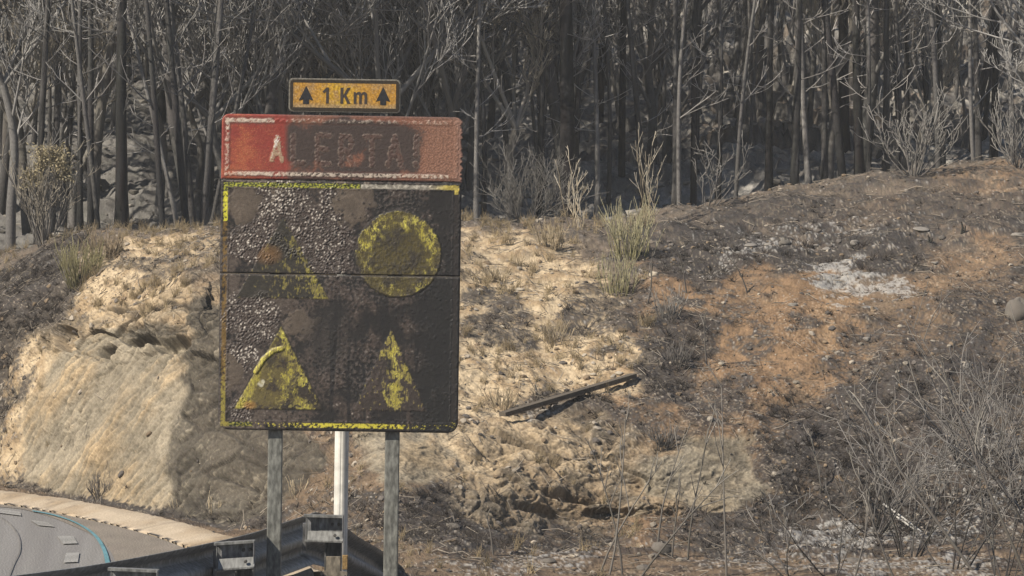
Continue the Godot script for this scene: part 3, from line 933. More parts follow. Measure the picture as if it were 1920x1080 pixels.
func header_face(p: Vector2) -> Array:
	var n1: float = nf.mid.get_noise_2dv(p)
	var n2: float = nf.fine.get_noise_2dv(p)
	var n3: float = nf.grain.get_noise_2dv(p)
	var cell: float = nf.cell.get_noise_2dv(p * 1.25)
	var pw := p + Vector2(n1, nf.mid.get_noise_2d(p.y + 300.0, p.x)) * 9.0
	var red := Color(0.29, 0.05, 0.036)
	var rust := Color(0.24, 0.1, 0.062)
	var soot := Color(0.05, 0.041, 0.037)
	var c := red.lerp(Color(0.4, 0.1, 0.05), smoothstep(-0.2, 0.6, n1 + (p.y - 40.0) / 160.0 + n3 * 0.3) * smoothstep(95.0, 40.0, p.x))
	c = c.lerp(rust, smoothstep(118.0, 140.0, pw.x))
	c = c.lerp(Color(0.22, 0.112, 0.075), smoothstep(340.0, 400.0, pw.x))
	var s := 0.0
	for q in [[150, 62, 42, 60], [205, 70, 40, 60], [250, 26, 150, 24], [235, 50, 60, 40], [318, 44, 70, 44], [300, 90, 62, 34], [350, 70, 30, 50], [170, 112, 60, 14], [260, 108, 90, 16]]:
		s = maxf(s, blob(pw, q[0], q[1], q[2], q[3]))
	s = smoothstep(0.1, 0.8, s * 1.3 + n1 * 0.4 + n2 * 0.3 + n3 * 0.16) * smoothstep(112.0, 128.0, p.x)
	c = c.lerp(soot, s * 0.93)
	# stippled paint
	var h := n2 * 0.0006 + n3 * 0.0004
	var bumps := smoothstep(112.0, 150.0, p.x) * 0.7 + smoothstep(330.0, 400.0, p.x) * 0.6 + 0.25 * smoothstep(30.0, 110.0, p.y)
	h += bumps * 0.0013 * (cell * -0.9 + 0.1)
	c = c.lerp(Color(0.5, 0.26, 0.17), 0.5 * bumps * smoothstep(-0.55, -0.95, cell) * (1.0 - s))
	c = c.lerp(Color(0.5, 0.33, 0.1), 0.35 * smoothstep(0.35, 0.7, n3 + n1 * 0.3) * smoothstep(112.0, 90.0, p.x))
	# flaking white border line
	var inset := minf(minf(p.x - 11.0, 439.0 - p.x), minf(p.y - 12.0, 111.0 - p.y))
	var line := 1.0 - smoothstep(3.0, 4.6, absf(inset + n2 * 2.2 + n1 * 1.2))
	if p.y < 30.0 or (p.x < 30.0 and p.y < 100.0) or p.y > 95.0 or p.x > 425.0:
		var keep := 0.9 if p.x < 98.0 else (0.75 if p.y > 95.0 else 0.4)
		if p.x > 425.0: keep = 0.12
		if p.x < 30.0 and p.y > 30.0: keep = 0.6
		if p.y < 30.0 and p.x > 100.0 and p.x < 120.0: keep = 0.05
		var flake := smoothstep(-0.25, 0.2, n2 + n3 * 0.5 + (keep - 0.6) * 1.3)
		c = c.lerp(Color(0.62, 0.52, 0.42), line * flake * keep)
		c = c.lerp(Color(0.12, 0.05, 0.04), 0.6 * (1.0 - smoothstep(1.0, 2.5, absf(absf(inset + n2 * 2.2) - 5.0))) * keep)
		h += line * (0.0016 + 0.0016 * n2)
	for k in letters.size():
		if absf(p.x - letters[k][0][0].x - 10.0) > 34.0: continue
		var d := letter_dist(p + Vector2(n2, n1) * (3.2 if k == 0 else 1.6), k)
		if d > 8.0: continue
		if k == 0:
			var body := 1.0 - smoothstep(3.0, 4.4, d + n3 * 2.5 + n2 * 2.0)
			c = c.lerp(Color(0.44, 0.31, 0.2).lerp(Color(0.75, 0.7, 0.62), smoothstep(0.0, 0.35, n2 + (56.0 - p.y) / 60.0)), body * smoothstep(-0.5, -0.1, n3 + 0.2))
			h += body * 0.002
		else:
			var edge := 1.0 - smoothstep(0.6, 1.9, absf(d - 4.6))
			c = c.lerp(Color(0.22, 0.165, 0.13), edge * 0.65 * smoothstep(-0.3, 0.3, n2 + n3 * 0.6))
			c = c.lerp(Color(0.12, 0.07, 0.055), 0.55 * (1.0 - smoothstep(3.4, 4.4, d)))
			h += 0.0018 * (1.0 - smoothstep(3.0, 5.0, d)) * smoothstep(-0.5, 0.2, n2) + edge * 0.001 * n2
	# scorched edges, torn film on the right
	c = c.lerp(Color(0.1, 0.055, 0.045), 0.7 * smoothstep(5.0, 1.0, minf(p.y, 122.0 - p.y) + n2 * 2.0) * smoothstep(80.0, 140.0, p.x))
	c = c.lerp(Color(0.34, 0.2, 0.15), 0.6 * smoothstep(436.0, 444.0, pw.x))
	var tone := 1.0 + 0.28 * n3 + 0.2 * n2
	return [h, Color(c.r * tone, c.g * tone, c.b * tone)]


func lower_face(p: Vector2) -> Array:
	var n1: float = nf.mid.get_noise_2dv(p)
	var n2: float = nf.fine.get_noise_2dv(p)
	var n3: float = nf.grain.get_noise_2dv(p)
	var cell: float = nf.cell.get_noise_2dv(p)            # distance inside each blister, about -1 at its middle
	var cv: float = nf.cellv.get_noise_2dv(p)             # a value for each blister
	var n5: float = nf.patch.get_noise_2d(p.x, p.y * 0.75)
	var streak: float = nf.streak.get_noise_2d(p.x, p.y * 0.22)
	var pw := p + Vector2(n1, nf.mid.get_noise_2d(p.y + 300.0, p.x)) * 7.0 + Vector2(n2, n3) * 2.0
	var black := Color(0.022, 0.02, 0.019)
	var brown := Color(0.07, 0.053, 0.044)
	var bronze := Color(0.125, 0.098, 0.075)
	var yellow := Color(0.6, 0.52, 0.075)
	var olive := Color(0.16, 0.128, 0.045)
	var grey := Color(0.15, 0.125, 0.11)
	var c := black.lerp(brown, smoothstep(-0.25, 0.5, n1 + n2 * 0.4 + smoothstep(280.0, 60.0, p.x) * 0.35 - smoothstep(350.0, 420.0, p.x) * 0.5))
	c = c.lerp(Color(0.135, 0.108, 0.088), 0.65 * smoothstep(260.0, 90.0, p.x + n1 * 110.0) * smoothstep(-0.35, 0.3, n2 * 0.6 + n1 + n3 * 0.3))
	var h := n1 * 0.001 + n2 * 0.0005 + n3 * 0.0004
	# blistered areas
	var bl := 0.0
	for q in [[110, 160, 70, 46], [225, 160, 44, 46], [70, 235, 66, 52], [190, 225, 70, 60], [62, 385, 62, 62], [42, 455, 40, 40], [40, 555, 30, 30], [140, 235, 60, 40], [205, 272, 50, 40]]:
		bl = maxf(bl, blob(pw, q[0], q[1], q[2], q[3]))
	var gloss := 0.0
	for q in [[40, 168, 32, 36], [252, 168, 30, 44], [150, 390, 30, 28], [26, 480, 20, 26], [105, 145, 12, 8], [226, 150, 14, 44]]:
		gloss = maxf(gloss, blob(pw + Vector2(n1 * 14.0 + n2 * 4.0, nf.mid.get_noise_2d(p.y * 2.0, p.x * 2.0) * 22.0), q[0], q[1], q[2] * 1.1, q[3] * 1.1))
	bl *= 1.0 - smoothstep(0.05, 0.3, gloss)
	var t1 := tri_in(p, Vector2(117, 190), Vector2(206, 345), Vector2(28, 345))
	bl *= 1.0 - 0.85 * smoothstep(0.0, 4.0, t1 + n2 * 3.0) * smoothstep(0.5, -0.2, n1)
	var cellb: float = nf.cellb.get_noise_2dv(p)
	var dome := lerpf(smoothstep(-0.25, -0.95, cell), 0.55 * smoothstep(-0.25, -0.95, cellb), smoothstep(-0.05, 0.25, n5 + n2 * 0.3))
	var bw := smoothstep(0.05, 0.5, bl + n1 * 0.3 + n2 * 0.15)
	h += bw * dome * 0.005
	c = c.lerp(brown.lerp(grey * 1.35, dome * smoothstep(-0.6, 0.6, cv)), bw * 0.8)
	c = c.lerp(Color(0.62, 0.56, 0.48), bw * smoothstep(0.45, 0.85, cv + 0.5 * n1 + 0.75 * blob(p, 112, 150, 40, 60) + 0.5 * blob(p, 222, 150, 40, 30) + 0.5 * blob(p, 50, 455, 40, 30) - 0.1) * smoothstep(-0.4, -0.8, cell))
	c = c.lerp(bronze * (1.0 + 0.35 * n1), smoothstep(0.1, 0.3, gloss))
	h += smoothstep(0.05, 0.6, gloss) * 0.0015
	# crumbs and pits of char
	var cr: float = nf.crumb.get_noise_2dv(p)
	var crv: float = nf.crumbv.get_noise_2dv(p)
	var crumbs := smoothstep(-0.45, -0.8, cr + n3 * 0.35 + n2 * 0.3) * smoothstep(0.45, 0.65, crv + n1 * 0.9) * smoothstep(150.0, 260.0, p.x + p.y * 0.2)
	h += crumbs * 0.0013
	c = c.lerp(Color(0.02, 0.018, 0.018), crumbs * 0.8)
	var mid_rough := blob(pw, 285, 300, 170, 70) + blob(pw, 250, 470, 90, 60) + blob(pw, 330, 160, 60, 45)
	c = c.lerp(grey * 0.85, 0.6 * smoothstep(0.1, 0.7, mid_rough) * smoothstep(0.0, 0.5, n2 + n3 * 0.5))
	h += 0.0012 * smoothstep(0.1, 0.7, mid_rough) * n2
	c = c.lerp(Color(0.045, 0.04, 0.036), 0.8 * blob(p, 205, 420, 60, 75) * (1.0 - crumbs))
	# soot that ran down
	var runs := smoothstep(0.05, 0.4, nf.mid.get_noise_2d(p.x * 2.6, p.y * 0.25 + 900.0)) * smoothstep(150.0, 220.0, p.x) * smoothstep(300.0, 360.0, p.y + n1 * 60.0)
	c = c.lerp(Color(0.018, 0.017, 0.017), runs * 0.85)
	# charred right-hand strip
	c = c.lerp(Color(0.02, 0.0195, 0.019), 0.85 * smoothstep(345.0, 400.0, pw.x) * smoothstep(230.0, 320.0, p.y))
	# the four pictograms, what is left of them
	var paint := 0.0
	var warm := 0.0
	var rc := p.distance_to(Vector2(334, 258))
	if rc < 86.0:
		var inside := smoothstep(81.0, 77.0, rc + n2 * 5.0 + n1 * 4.0)
		c = c.lerp((olive * 0.7).lerp(Color(0.045, 0.038, 0.027), smoothstep(-0.25, 0.3, n1 + n2 * 0.5 + streak * 0.5)), inside * 0.9)
		var ang := atan2(p.y - 258.0, p.x - 334.0)
		var rim := smoothstep(40.0, 70.0, rc + n1 * 10.0 + n5 * 14.0) * inside
		var upper := smoothstep(0.15, -0.5, sin(ang)) * 0.5 + 0.28 + 0.35 * smoothstep(0.3, 0.9, cos(ang)) + 0.3 * smoothstep(0.75, 0.98, -cos(ang))
		upper += 0.25 * smoothstep(0.5, 0.9, sin(ang))
		paint = rim * smoothstep(0.12, 0.34, upper * 0.85 + streak * 0.7 + n5 * 0.75 + n2 * 0.5 + n3 * 0.25 - 0.42)
		paint = maxf(paint, 0.3 * inside * smoothstep(0.25, 0.5, streak + n2 * 0.7 + n3 * 0.3))
		var burn := smoothstep(0.12, 0.32, n2 * 0.9 + streak * 0.7 - n1 * 0.5 + 0.04) * inside
		c = c.lerp(Color(0.03, 0.026, 0.021), burn * 0.55)
		paint *= 1.0 - 0.6 * burn
		c = c.lerp(Color(0.02, 0.018, 0.016), 0.8 * (1.0 - smoothstep(0.8, 2.2, absf(rc - 81.0 + n2 * 2.0))))
		h += inside * 0.0022 + paint * 0.001 + (1.0 - smoothstep(1.0, 3.0, absf(rc - 79.0))) * 0.0015
	if t1 > -4.0:
		var inside := smoothstep(0.0, 3.0, t1 + n2 * 2.0)
		c = c.lerp(Color(0.04, 0.036, 0.028), inside * 0.9)
		var right_edge := smoothstep(34.0, 8.0, (Vector2(89, 155).normalized()).cross(p - Vector2(117, 190)) + n1 * 6.0)
		var low := smoothstep(240.0, 320.0, p.y)
		paint = maxf(paint, inside * smoothstep(0.12, 0.4, streak * 0.7 + n5 * 0.7 + n2 * 0.55 + right_edge * 0.5 * smoothstep(215.0, 240.0, p.y) + low * 0.35 * smoothstep(70.0, 120.0, p.x) - 0.36) * 0.65)
		warm = 0.5 * blob(p, 90, 262, 30, 22)
		h += inside * 0.002
	var t2 := tri_in(p, Vector2(116, 395), Vector2(198, 553), Vector2(28, 553))
	if t2 > -4.0:
		var inside := smoothstep(0.0, 3.0, t2 + n2 * 1.5)
		c = c.lerp((olive * 0.95).lerp(Color(0.05, 0.038, 0.028), smoothstep(-0.2, 0.3, n1 + n2 * 0.6 + (p.x - 108.0) / 80.0)), inside * 0.9)
		var left_edge := smoothstep(26.0, 6.0, Vector2(88, -158).normalized().cross(p - Vector2(28, 553)) + n1 * 4.0)
		var right_edge := smoothstep(26.0, 6.0, Vector2(82, 158).normalized().cross(p - Vector2(116, 395)) + n1 * 5.0)
		paint = maxf(paint, inside * 0.75 * smoothstep(0.2, 0.7, left_edge * 0.6 * smoothstep(470.0, 520.0, p.y) + 0.35 * left_edge + n2 * 0.3))
		paint = maxf(paint, inside * 0.9 * smoothstep(0.15, 0.4, right_edge * 0.6 * smoothstep(530.0, 480.0, p.y) + n5 * 0.65 + n2 * 0.5 + streak * 0.6 + n3 * 0.25 - 0.15))
		paint = maxf(paint, inside * 0.8 * smoothstep(0.2, 0.42, maxf(blob(p, 135, 500, 30, 40), blob(p, 160, 545, 30, 20)) * 0.55 + n5 * 0.65 + n2 * 0.5 + streak * 0.3 + n3 * 0.25))
		var burn2 := smoothstep(0.1, 0.3, n2 * 0.9 + streak * 0.6 + n1 * 0.6 + (p.x - 125.0) / 140.0)
		c = c.lerp(Color(0.035, 0.03, 0.024), burn2 * 0.7 * inside)
		paint *= 1.0 - 0.6 * burn2 * smoothstep(10.0, 30.0, t2)
		c = c.lerp(Color(0.02, 0.018, 0.016), 0.7 * (1.0 - smoothstep(0.5, 2.0, absf(t2 + n2))))
		# a peeled bright curl across it, and the blackened figure
		var curl := minf(seg_dist(p, Vector2(70, 482), Vector2(84, 458)), minf(seg_dist(p, Vector2(84, 458), Vector2(103, 442)), seg_dist(p, Vector2(103, 442), Vector2(118, 438))))
		paint = maxf(paint, 1.2 * (1.0 - smoothstep(3.5, 5.5, curl + n2)))
		h += 0.006 * (1.0 - smoothstep(2.0, 6.5, curl))
		c = c.lerp(Color(0.05, 0.042, 0.03), 0.9 * blob(pw, 95, 462, 16, 20))
		c = c.lerp(Color(0.035, 0.03, 0.025), 0.9 * blob(pw, 140, 545, 45, 10))
		c = c.lerp(Color(0.7, 0.66, 0.5), 0.9 * smoothstep(0.3, 0.8, blob(pw, 80, 502, 9, 9)))
		warm = maxf(warm, blob(p, 58, 545, 16, 10))
		h += inside * 0.002
	var t3 := tri_in(p, Vector2(322, 396), Vector2(392, 553), Vector2(252, 553))
	if t3 > -4.0:
		var inside := smoothstep(0.0, 3.0, t3 + n2 * 2.0)
		c = c.lerp(brown, inside * 0.6)
		var band := maxf(blob(pw, 326, 440, 30, 52), maxf(blob(pw, 340, 475, 26, 40), blob(pw, 330, 520, 30, 52)))
		paint = maxf(paint, inside * 0.95 * smoothstep(0.15, 0.4, band * 0.85 + streak * 0.7 + n5 * 0.7 + n2 * 0.55 + n3 * 0.25 - 0.34))
		c = c.lerp(black, blob(pw, 322, 466, 12, 18))
		paint *= 1.0 - blob(pw, 322, 466, 11, 17)
		h += inside * 0.0018
	c = c.lerp(yellow.lerp(Color(0.26, 0.215, 0.07), smoothstep(-0.25, 0.3, n3 * 0.8 + streak + n2 * 0.5)).lerp(Color(0.78, 0.72, 0.14), 0.8 * smoothstep(0.1, 0.5, -n3 - streak + n1) * smoothstep(0.5, 1.0, paint)), clampf(paint, 0.0, 1.0) * 0.92)
	c = c.lerp(Color(0.42, 0.2, 0.05), warm * 0.6)
	# border line: bright where the film survived
	var inset := minf(minf(p.x - 9.0, 441.0 - p.x), minf(p.y - 132.0, 581.0 - p.y))
	var line := 1.0 - smoothstep(3.4, 4.8, absf(inset + n2 * 1.4))
	if line > 0.0:
		var lc := brown
		var keep := 0.2
		var dash := smoothstep(-0.12, 0.12, nf.dash.get_noise_2d(p.x, p.y * 1.6) + 0.04)
		if p.y < 145.0 and p.x < 262.0:
			lc = Color(0.42, 0.42, 0.05).lerp(Color(0.05, 0.06, 0.02), dash); keep = 0.95
		elif p.y < 145.0:
			lc = Color(0.5, 0.46, 0.38).lerp(Color(0.45, 0.36, 0.08), smoothstep(380.0, 430.0, p.x)); keep = 0.55 + 0.4 * smoothstep(0.0, 0.4, n2) + 0.4 * smoothstep(400.0, 425.0, p.x)
		elif p.x < 20.0 and p.y < 200.0 and p.y > 133.0:
			lc = Color(0.7, 0.66, 0.05); keep = 0.95 * smoothstep(-0.5, -0.1, n2 + n3 * 0.3)
		elif p.x < 20.0:
			lc = Color(0.22, 0.13, 0.025).lerp(Color(0.38, 0.32, 0.05), smoothstep(470.0, 540.0, p.y + n2 * 60.0)); keep = 0.75 * smoothstep(-0.35, 0.25, n2 + n3 * 0.5 + smoothstep(300.0, 420.0, p.y) * 0.3)
		elif p.y > 570.0 and p.x < 64.0:
			lc = Color(0.3, 0.28, 0.05).lerp(Color(0.02, 0.03, 0.01), dash); keep = 0.9
		elif p.y > 570.0:
			lc = Color(0.62, 0.54, 0.06); keep = smoothstep(0.0, 0.5, n2 * 1.2 + n3 * 0.6 + 0.95 * blob(p, 245, 581, 130, 60) - 0.35)
		c = c.lerp(lc, line * keep)
		h += line * 0.001
	h += 0.0018 * (1.0 - smoothstep(1.0, 2.6, absf(absf(inset) - 6.0))) * smoothstep(-0.2, 0.4, n2 + 0.3)
	# rim
	var rim_d := minf(minf(p.x, 450.0 - p.x), 592.0 - p.y)
	c = c.lerp(Color(0.035, 0.031, 0.03), 0.8 * smoothstep(3.5, 1.5, rim_d + n2))
	# along the joint between the boards
	var joint := absf(p.y - 298.5)
	c = c.lerp(Color(0.03, 0.027, 0.025), 0.85 * smoothstep(3.0, 1.2, joint))
	c = c.lerp(Color(0.2, 0.17, 0.13), 0.5 * smoothstep(1.5, 0.3, absf(p.y - 301.5)) * smoothstep(0.0, 0.4, n2))
	h -= 0.002 * smoothstep(2.5, 0.5, joint)
	var tone := 1.0 + 0.3 * n3 + 0.25 * n2
	return [h, Color(c.r * tone, c.g * tone, c.b * tone)]


# a board of the sign: a relief face with rounded corners, folded edges and a back
func board(b0: float, b1: float, r_top: float, r_low: float, header: bool) -> ArrayMesh:
	var mb := MB.new()
	var step := 1.15
	var cols := int(450.0 / step) + 1
	var rows := int((b1 - b0) / step) + 1
	for j in rows:
		var b := lerpf(b0, b1, float(j) / (rows - 1))
		var inset := 0.0
		if r_top > 0.0 and b - b0 < r_top: inset = r_top - sqrt(maxf(0.0, r_top * r_top - pow(r_top - (b - b0), 2.0)))
		if r_low > 0.0 and b1 - b < r_low: inset = r_low - sqrt(maxf(0.0, r_low * r_low - pow(r_low - (b1 - b), 2.0)))
		for i in cols:
			var a := lerpf(inset, 450.0 - inset, float(i) / (cols - 1))
			var p := Vector2(a, b)
			var hc: Array = header_face(p) if header else lower_face(p)
			var e := minf(minf(a - inset, 450.0 - inset - a), minf(b - b0, b1 - b))
			var fold := -0.004 * smoothstep(2.2, 0.0, e)
			var wave := 0.0
			if header: wave = 0.8 * nf.fine.get_noise_2d(b, 77.0) * smoothstep(440.0, 450.0, a) * 5.0
			mb.v.append(Vector3((a - 225.0 + wave) * K, (592.0 - b) * K, hc[0] + fold + 0.03))
			mb.c.append(hc[1])
			mb.n.append(Vector3.BACK)
	for j in rows:
		for i in cols:
			var n := (mb.v[j * cols + mini(i + 1, cols - 1)] - mb.v[j * cols + maxi(i - 1, 0)]).cross(mb.v[maxi(j - 1, 0) * cols + i] - mb.v[mini(j + 1, rows - 1) * cols + i])
			if n.length() > 1e-12: mb.n[j * cols + i] = n.normalized()
	for j in rows - 1:
		for i in cols - 1:
			var a := j * cols + i
			mb.ix.append_array([a, a + 1, a + cols, a + 1, a + cols + 1, a + cols])
	# folded edge all round, then the back sheet
	var edge := PackedInt32Array()
	for i in cols: edge.append(i)
	for j in range(1, rows): edge.append(j * cols + cols - 1)
	for i in range(cols - 2, -1, -1): edge.append((rows - 1) * cols + i)
	for j in range(rows - 2, 0, -1): edge.append(j * cols)
	var rimc := Color(0.04, 0.035, 0.033)
	var k := edge.size()
	var mid := Vector3(0, (592.0 - (b0 + b1) * 0.5) * K, 0.03)
	for q in range(0, k, 2):
		var p := mb.v[edge[q]]
		var u := mb.v[edge[(q + 2) % k]]
		if p.distance_to(u) < 1e-5: continue
		mb.quad(p, u, Vector3(u.x, u.y, 0.0), Vector3(p.x, p.y, 0.0), p - mid, rimc)
	var cap := PackedVector2Array()
	for q in range(0, k, 4): cap.append(Vector2(mb.v[edge[q]].x, mb.v[edge[q]].y))
	var tr := Geometry2D.triangulate_polygon(cap)
	var b0i := mb.v.size()
	for p in cap: mb.vert(Vector3(p.x, p.y, 0.0), Vector3.FORWARD, Color(0.22, 0.22, 0.21))
	for q in range(0, tr.size(), 3): mb.tri(b0i + tr[q], b0i + tr[q + 1], b0i + tr[q + 2])
	return mb.mesh()


func round_rect(w: float, h: float, r: float, seg := 6) -> PackedVector2Array:
	var out := PackedVector2Array()
	for q in 4:
		var cx := (w * 0.5 - r) * (1.0 if q == 0 or q == 3 else -1.0)
		var cy := (h * 0.5 - r) * (1.0 if q < 2 else -1.0)
		for i in seg + 1:
			var a := PI * 0.5 * q + PI * 0.5 * i / seg
			out.append(Vector2(cx + cos(a) * r, cy + sin(a) * r))
	return out


func letter_part(text: String, centre: Vector3, w: float, h: float, plate: Node3D) -> void:
	var tm := TextMesh.new()
	var f := SystemFont.new()
	f.font_names = PackedStringArray(["Droid Sans"])
	f.font_weight = 700
	tm.font = f; tm.text = text; tm.font_size = 64; tm.pixel_size = 0.002; tm.depth = 0.01; tm.curve_step = 1.0
	var box := tm.get_aabb()
	var o := part("lettering", tm, mats.ink, plate)
	var sc := Vector3(w / box.size.x, h / box.size.y, 0.1)
	o.scale = sc
	o.position = centre - (box.position + box.size * 0.5) * sc


func make_sign(at: Vector3, foot: float) -> void:
	nf.mid = noise(0.018, 101, 3)
	nf.fine = noise(0.11, 102, 3)
	nf.grain = noise(0.38, 103, 2)
	nf.streak = noise(0.22, 104, 2)
	nf.patch = noise(0.05, 113, 3)
	nf.cellb = noise(0.42, 119, 1, FastNoiseLite.TYPE_CELLULAR)
	nf.cellb.cellular_return_type = FastNoiseLite.RETURN_DISTANCE
	nf.dash = noise(0.16, 107, 1)
	nf.crumb = noise(0.15, 109, 1, FastNoiseLite.TYPE_CELLULAR)
	nf.crumb.cellular_return_type = FastNoiseLite.RETURN_DISTANCE
	nf.crumbv = noise(0.15, 109, 1, FastNoiseLite.TYPE_CELLULAR)
	nf.crumbv.cellular_return_type = FastNoiseLite.RETURN_CELL_VALUE
	nf.cell = noise(0.24, 105, 1, FastNoiseLite.TYPE_CELLULAR)
	nf.cell.cellular_return_type = FastNoiseLite.RETURN_DISTANCE
	nf.cellv = noise(0.24, 105, 1, FastNoiseLite.TYPE_CELLULAR)
	nf.cellv.cellular_return_type = FastNoiseLite.RETURN_CELL_VALUE
	stroke_letters()
	# at = the middle of the lower edge of the boards; foot = height of that above the ground
	var o := base("road_sign", at - Vector3(0, foot, 0), "large fire-blackened warning sign with red header on two grey steel posts", "road sign")
	var up := Vector3(0, foot, 0)
	var hd := part("header_board", board(0.0, 121.5, 14.0, 0.0, true), mats.film, o, up)
	tag(hd, "scorched red board with flaking white border and the letter A")
	var ub := part("upper_board", board(123.5, 298.2, 0.0, 0.0, false), mats.film, o, up)
	tag(ub, "blistered board with a burnt triangle and a yellow disc")
	var lb := part("lower_board", board(299.0, 592.0, 0.0, 20.0, false), mats.film, o, up)
	tag(lb, "charred board with two yellow triangles")
	var steel := Color(0.3, 0.3, 0.265)
	for px in [107.0, 327.0]:
		var mb := MB.new()
		mb.prism(round_rect(0.082, 0.045, 0.007, 3), Transform3D(Basis(Vector3.RIGHT, Vector3.BACK, Vector3.DOWN), Vector3((px - 225.0) * K, 592.0 * K + foot - 0.02, -0.028)), 592.0 * K + foot + 0.4, 0.002, steel)
		part("post", mb.mesh(), mats.galv, o)
	for b in [40.0, 95.0, 160.0, 270.0, 330.0, 550.0]:
		var mb := MB.new()
		mb.box(Vector3(0, foot + (592.0 - b) * K, -0.002), Vector3(1.25, 0.03, 0.004), Color(0.3, 0.3, 0.29), 0.001)
		part("rear_rail", mb.mesh(), mats.galv, o)
	# the distance plate above
	var pl := MB.new()
	var w := 209.0 * K
	var h := 63.0 * K
	var pc := Vector3((647.0 - 643.0) * K, foot + (592.0 + 37.0) * K, 0.0)
	pl.prism(round_rect(w, h, 8.0 * K), Transform3D(Basis(), pc), 0.03, 0.0025, Color(0.2, 0.185, 0.15))
	var plate := part("distance_plate", pl.mesh(), mats.paint, o)
	tag(plate, "small amber plate reading 1 Km between two black arrows")
	# amber face with specks of ash, edged by a black line
	var face := MB.new()
	var fw := 103
	var fh := 30
	for j in fh:
		for i in fw:
			var x := (float(i) / (fw - 1) - 0.5) * 192.0
			var y := (float(j) / (fh - 1) - 0.5) * 46.0
			var n1: float = nf.mid.get_noise_2d(x + 500.0, y)
			var n3: float = nf.grain.get_noise_2d(x, y + 700.0)
			var n2: float = nf.fine.get_noise_2d(x, y + 300.0)
			var c := Color(0.58, 0.3, 0.045).lerp(Color(0.68, 0.42, 0.03), exp(-pow((x + 8.0) / 28.0, 2.0)) * 0.9)
			c = c.lerp(Color(0.46, 0.27, 0.09), smoothstep(0.0, 0.6, n1 + 0.4 * n2 + absf(y) / 60.0))
			c = c.lerp(Color(0.36, 0.28, 0.17), 0.7 * smoothstep(-11.0, -23.0, y + n2 * 4.0))
			c = c.lerp(Color(0.7, 0.52, 0.3), 0.7 * smoothstep(0.4, 0.65, n3 + n2 * 0.25))
			c = c.lerp(Color(0.2, 0.11, 0.03), 0.7 * smoothstep(0.45, 0.65, -n3 + n2 * 0.2))
			face.vert(Vector3(x * K, y * K, 0.0005 * n3), Vector3(n3 * 0.1, n2 * 0.1, 1).normalized(), c)
	for j in fh - 1:
		for i in fw - 1:
			var a := j * fw + i
			face.tri(a, a + 1, a + fw); face.tri(a + 1, a + fw + 1, a + fw)
	part("amber_face", face.mesh(), mats.paint, plate, pc + Vector3(0, 0, 0.0335))
	var ol := MB.new()
	ol.prism(round_rect(w - 5.0 * K, h - 5.0 * K, 7.0 * K), Transform3D(Basis(), pc + Vector3(0, 0, 0.0302)), 0.0022, 0.0008, Color(0.045, 0.033, 0.022))
	part("black_outline", ol.mesh(), mats.paint, plate)
	for s in [-72.0, 72.0]:
		var ar := MB.new()
		var poly := PackedVector2Array()
		for q in [[0, 17.5], [13.5, -10], [5.5, -8], [5.5, -16.5], [-5.5, -16.5], [-5.5, -8], [-13.5, -10]]: poly.append(Vector2(q[0], q[1]) * K)
		ar.prism(poly, Transform3D(Basis(), pc + Vector3(s * K, 0, 0.034)), 0.0014, 0.0, Color(0.03, 0.028, 0.034))
		part("arrow", ar.mesh(), mats.paint, plate)
	letter_part("1", pc + Vector3(-35.5 * K, 0, 0.0347), 11.5 * K, 30.0 * K, plate)
	letter_part("K", pc + Vector3(1.5 * K, 0, 0.0347), 19.0 * K, 30.0 * K, plate)
	letter_part("m", pc + Vector3(29.5 * K, -3.6 * K, 0.0347), 25.0 * K, 22.5 * K, plate)
	for s in [-60.0, 60.0]:
		var br := MB.new()
		br.box(Vector3(pc.x + s * K, pc.y - 0.09, -0.004), Vector3(0.04, 0.32, 0.006), Color(0.3, 0.3, 0.29))
		part("bracket", br.mesh(), mats.galv, o)


# ------------------------------------------------------------------ guardrail
func path_frames(pts: Array, n: int) -> Array:
	var cv := Curve3D.new()
	for i in pts.size():
		var t: Vector3 = (pts[mini(i + 1, pts.size() - 1)] - pts[maxi(i - 1, 0)]) * 0.18
		cv.add_point(pts[i], -t, t)
	var out := []
	var len := cv.get_baked_length()
	for i in n + 1:
		var f := len * i / n
		var p := cv.sample_baked(f, true)
		var t := (cv.sample_baked(minf(f + 0.05, len), true) - cv.sample_baked(maxf(f - 0.05, 0), true)).normalized()
		var x := t.cross(Vector3.UP).normalized()
		out.append(Transform3D(Basis(x, x.cross(t), -t), p))
	return out


func hex_bolt(mb: MB, at: Vector3, r: float, col: Color, basis := Basis()) -> void:
	var p := PackedVector2Array()
	for i in 6: p.append(Vector2(cos(TAU * i / 6), sin(TAU * i / 6)) * r)
	mb.prism(p, Transform3D(basis, at), 0.012, 0.003, col)


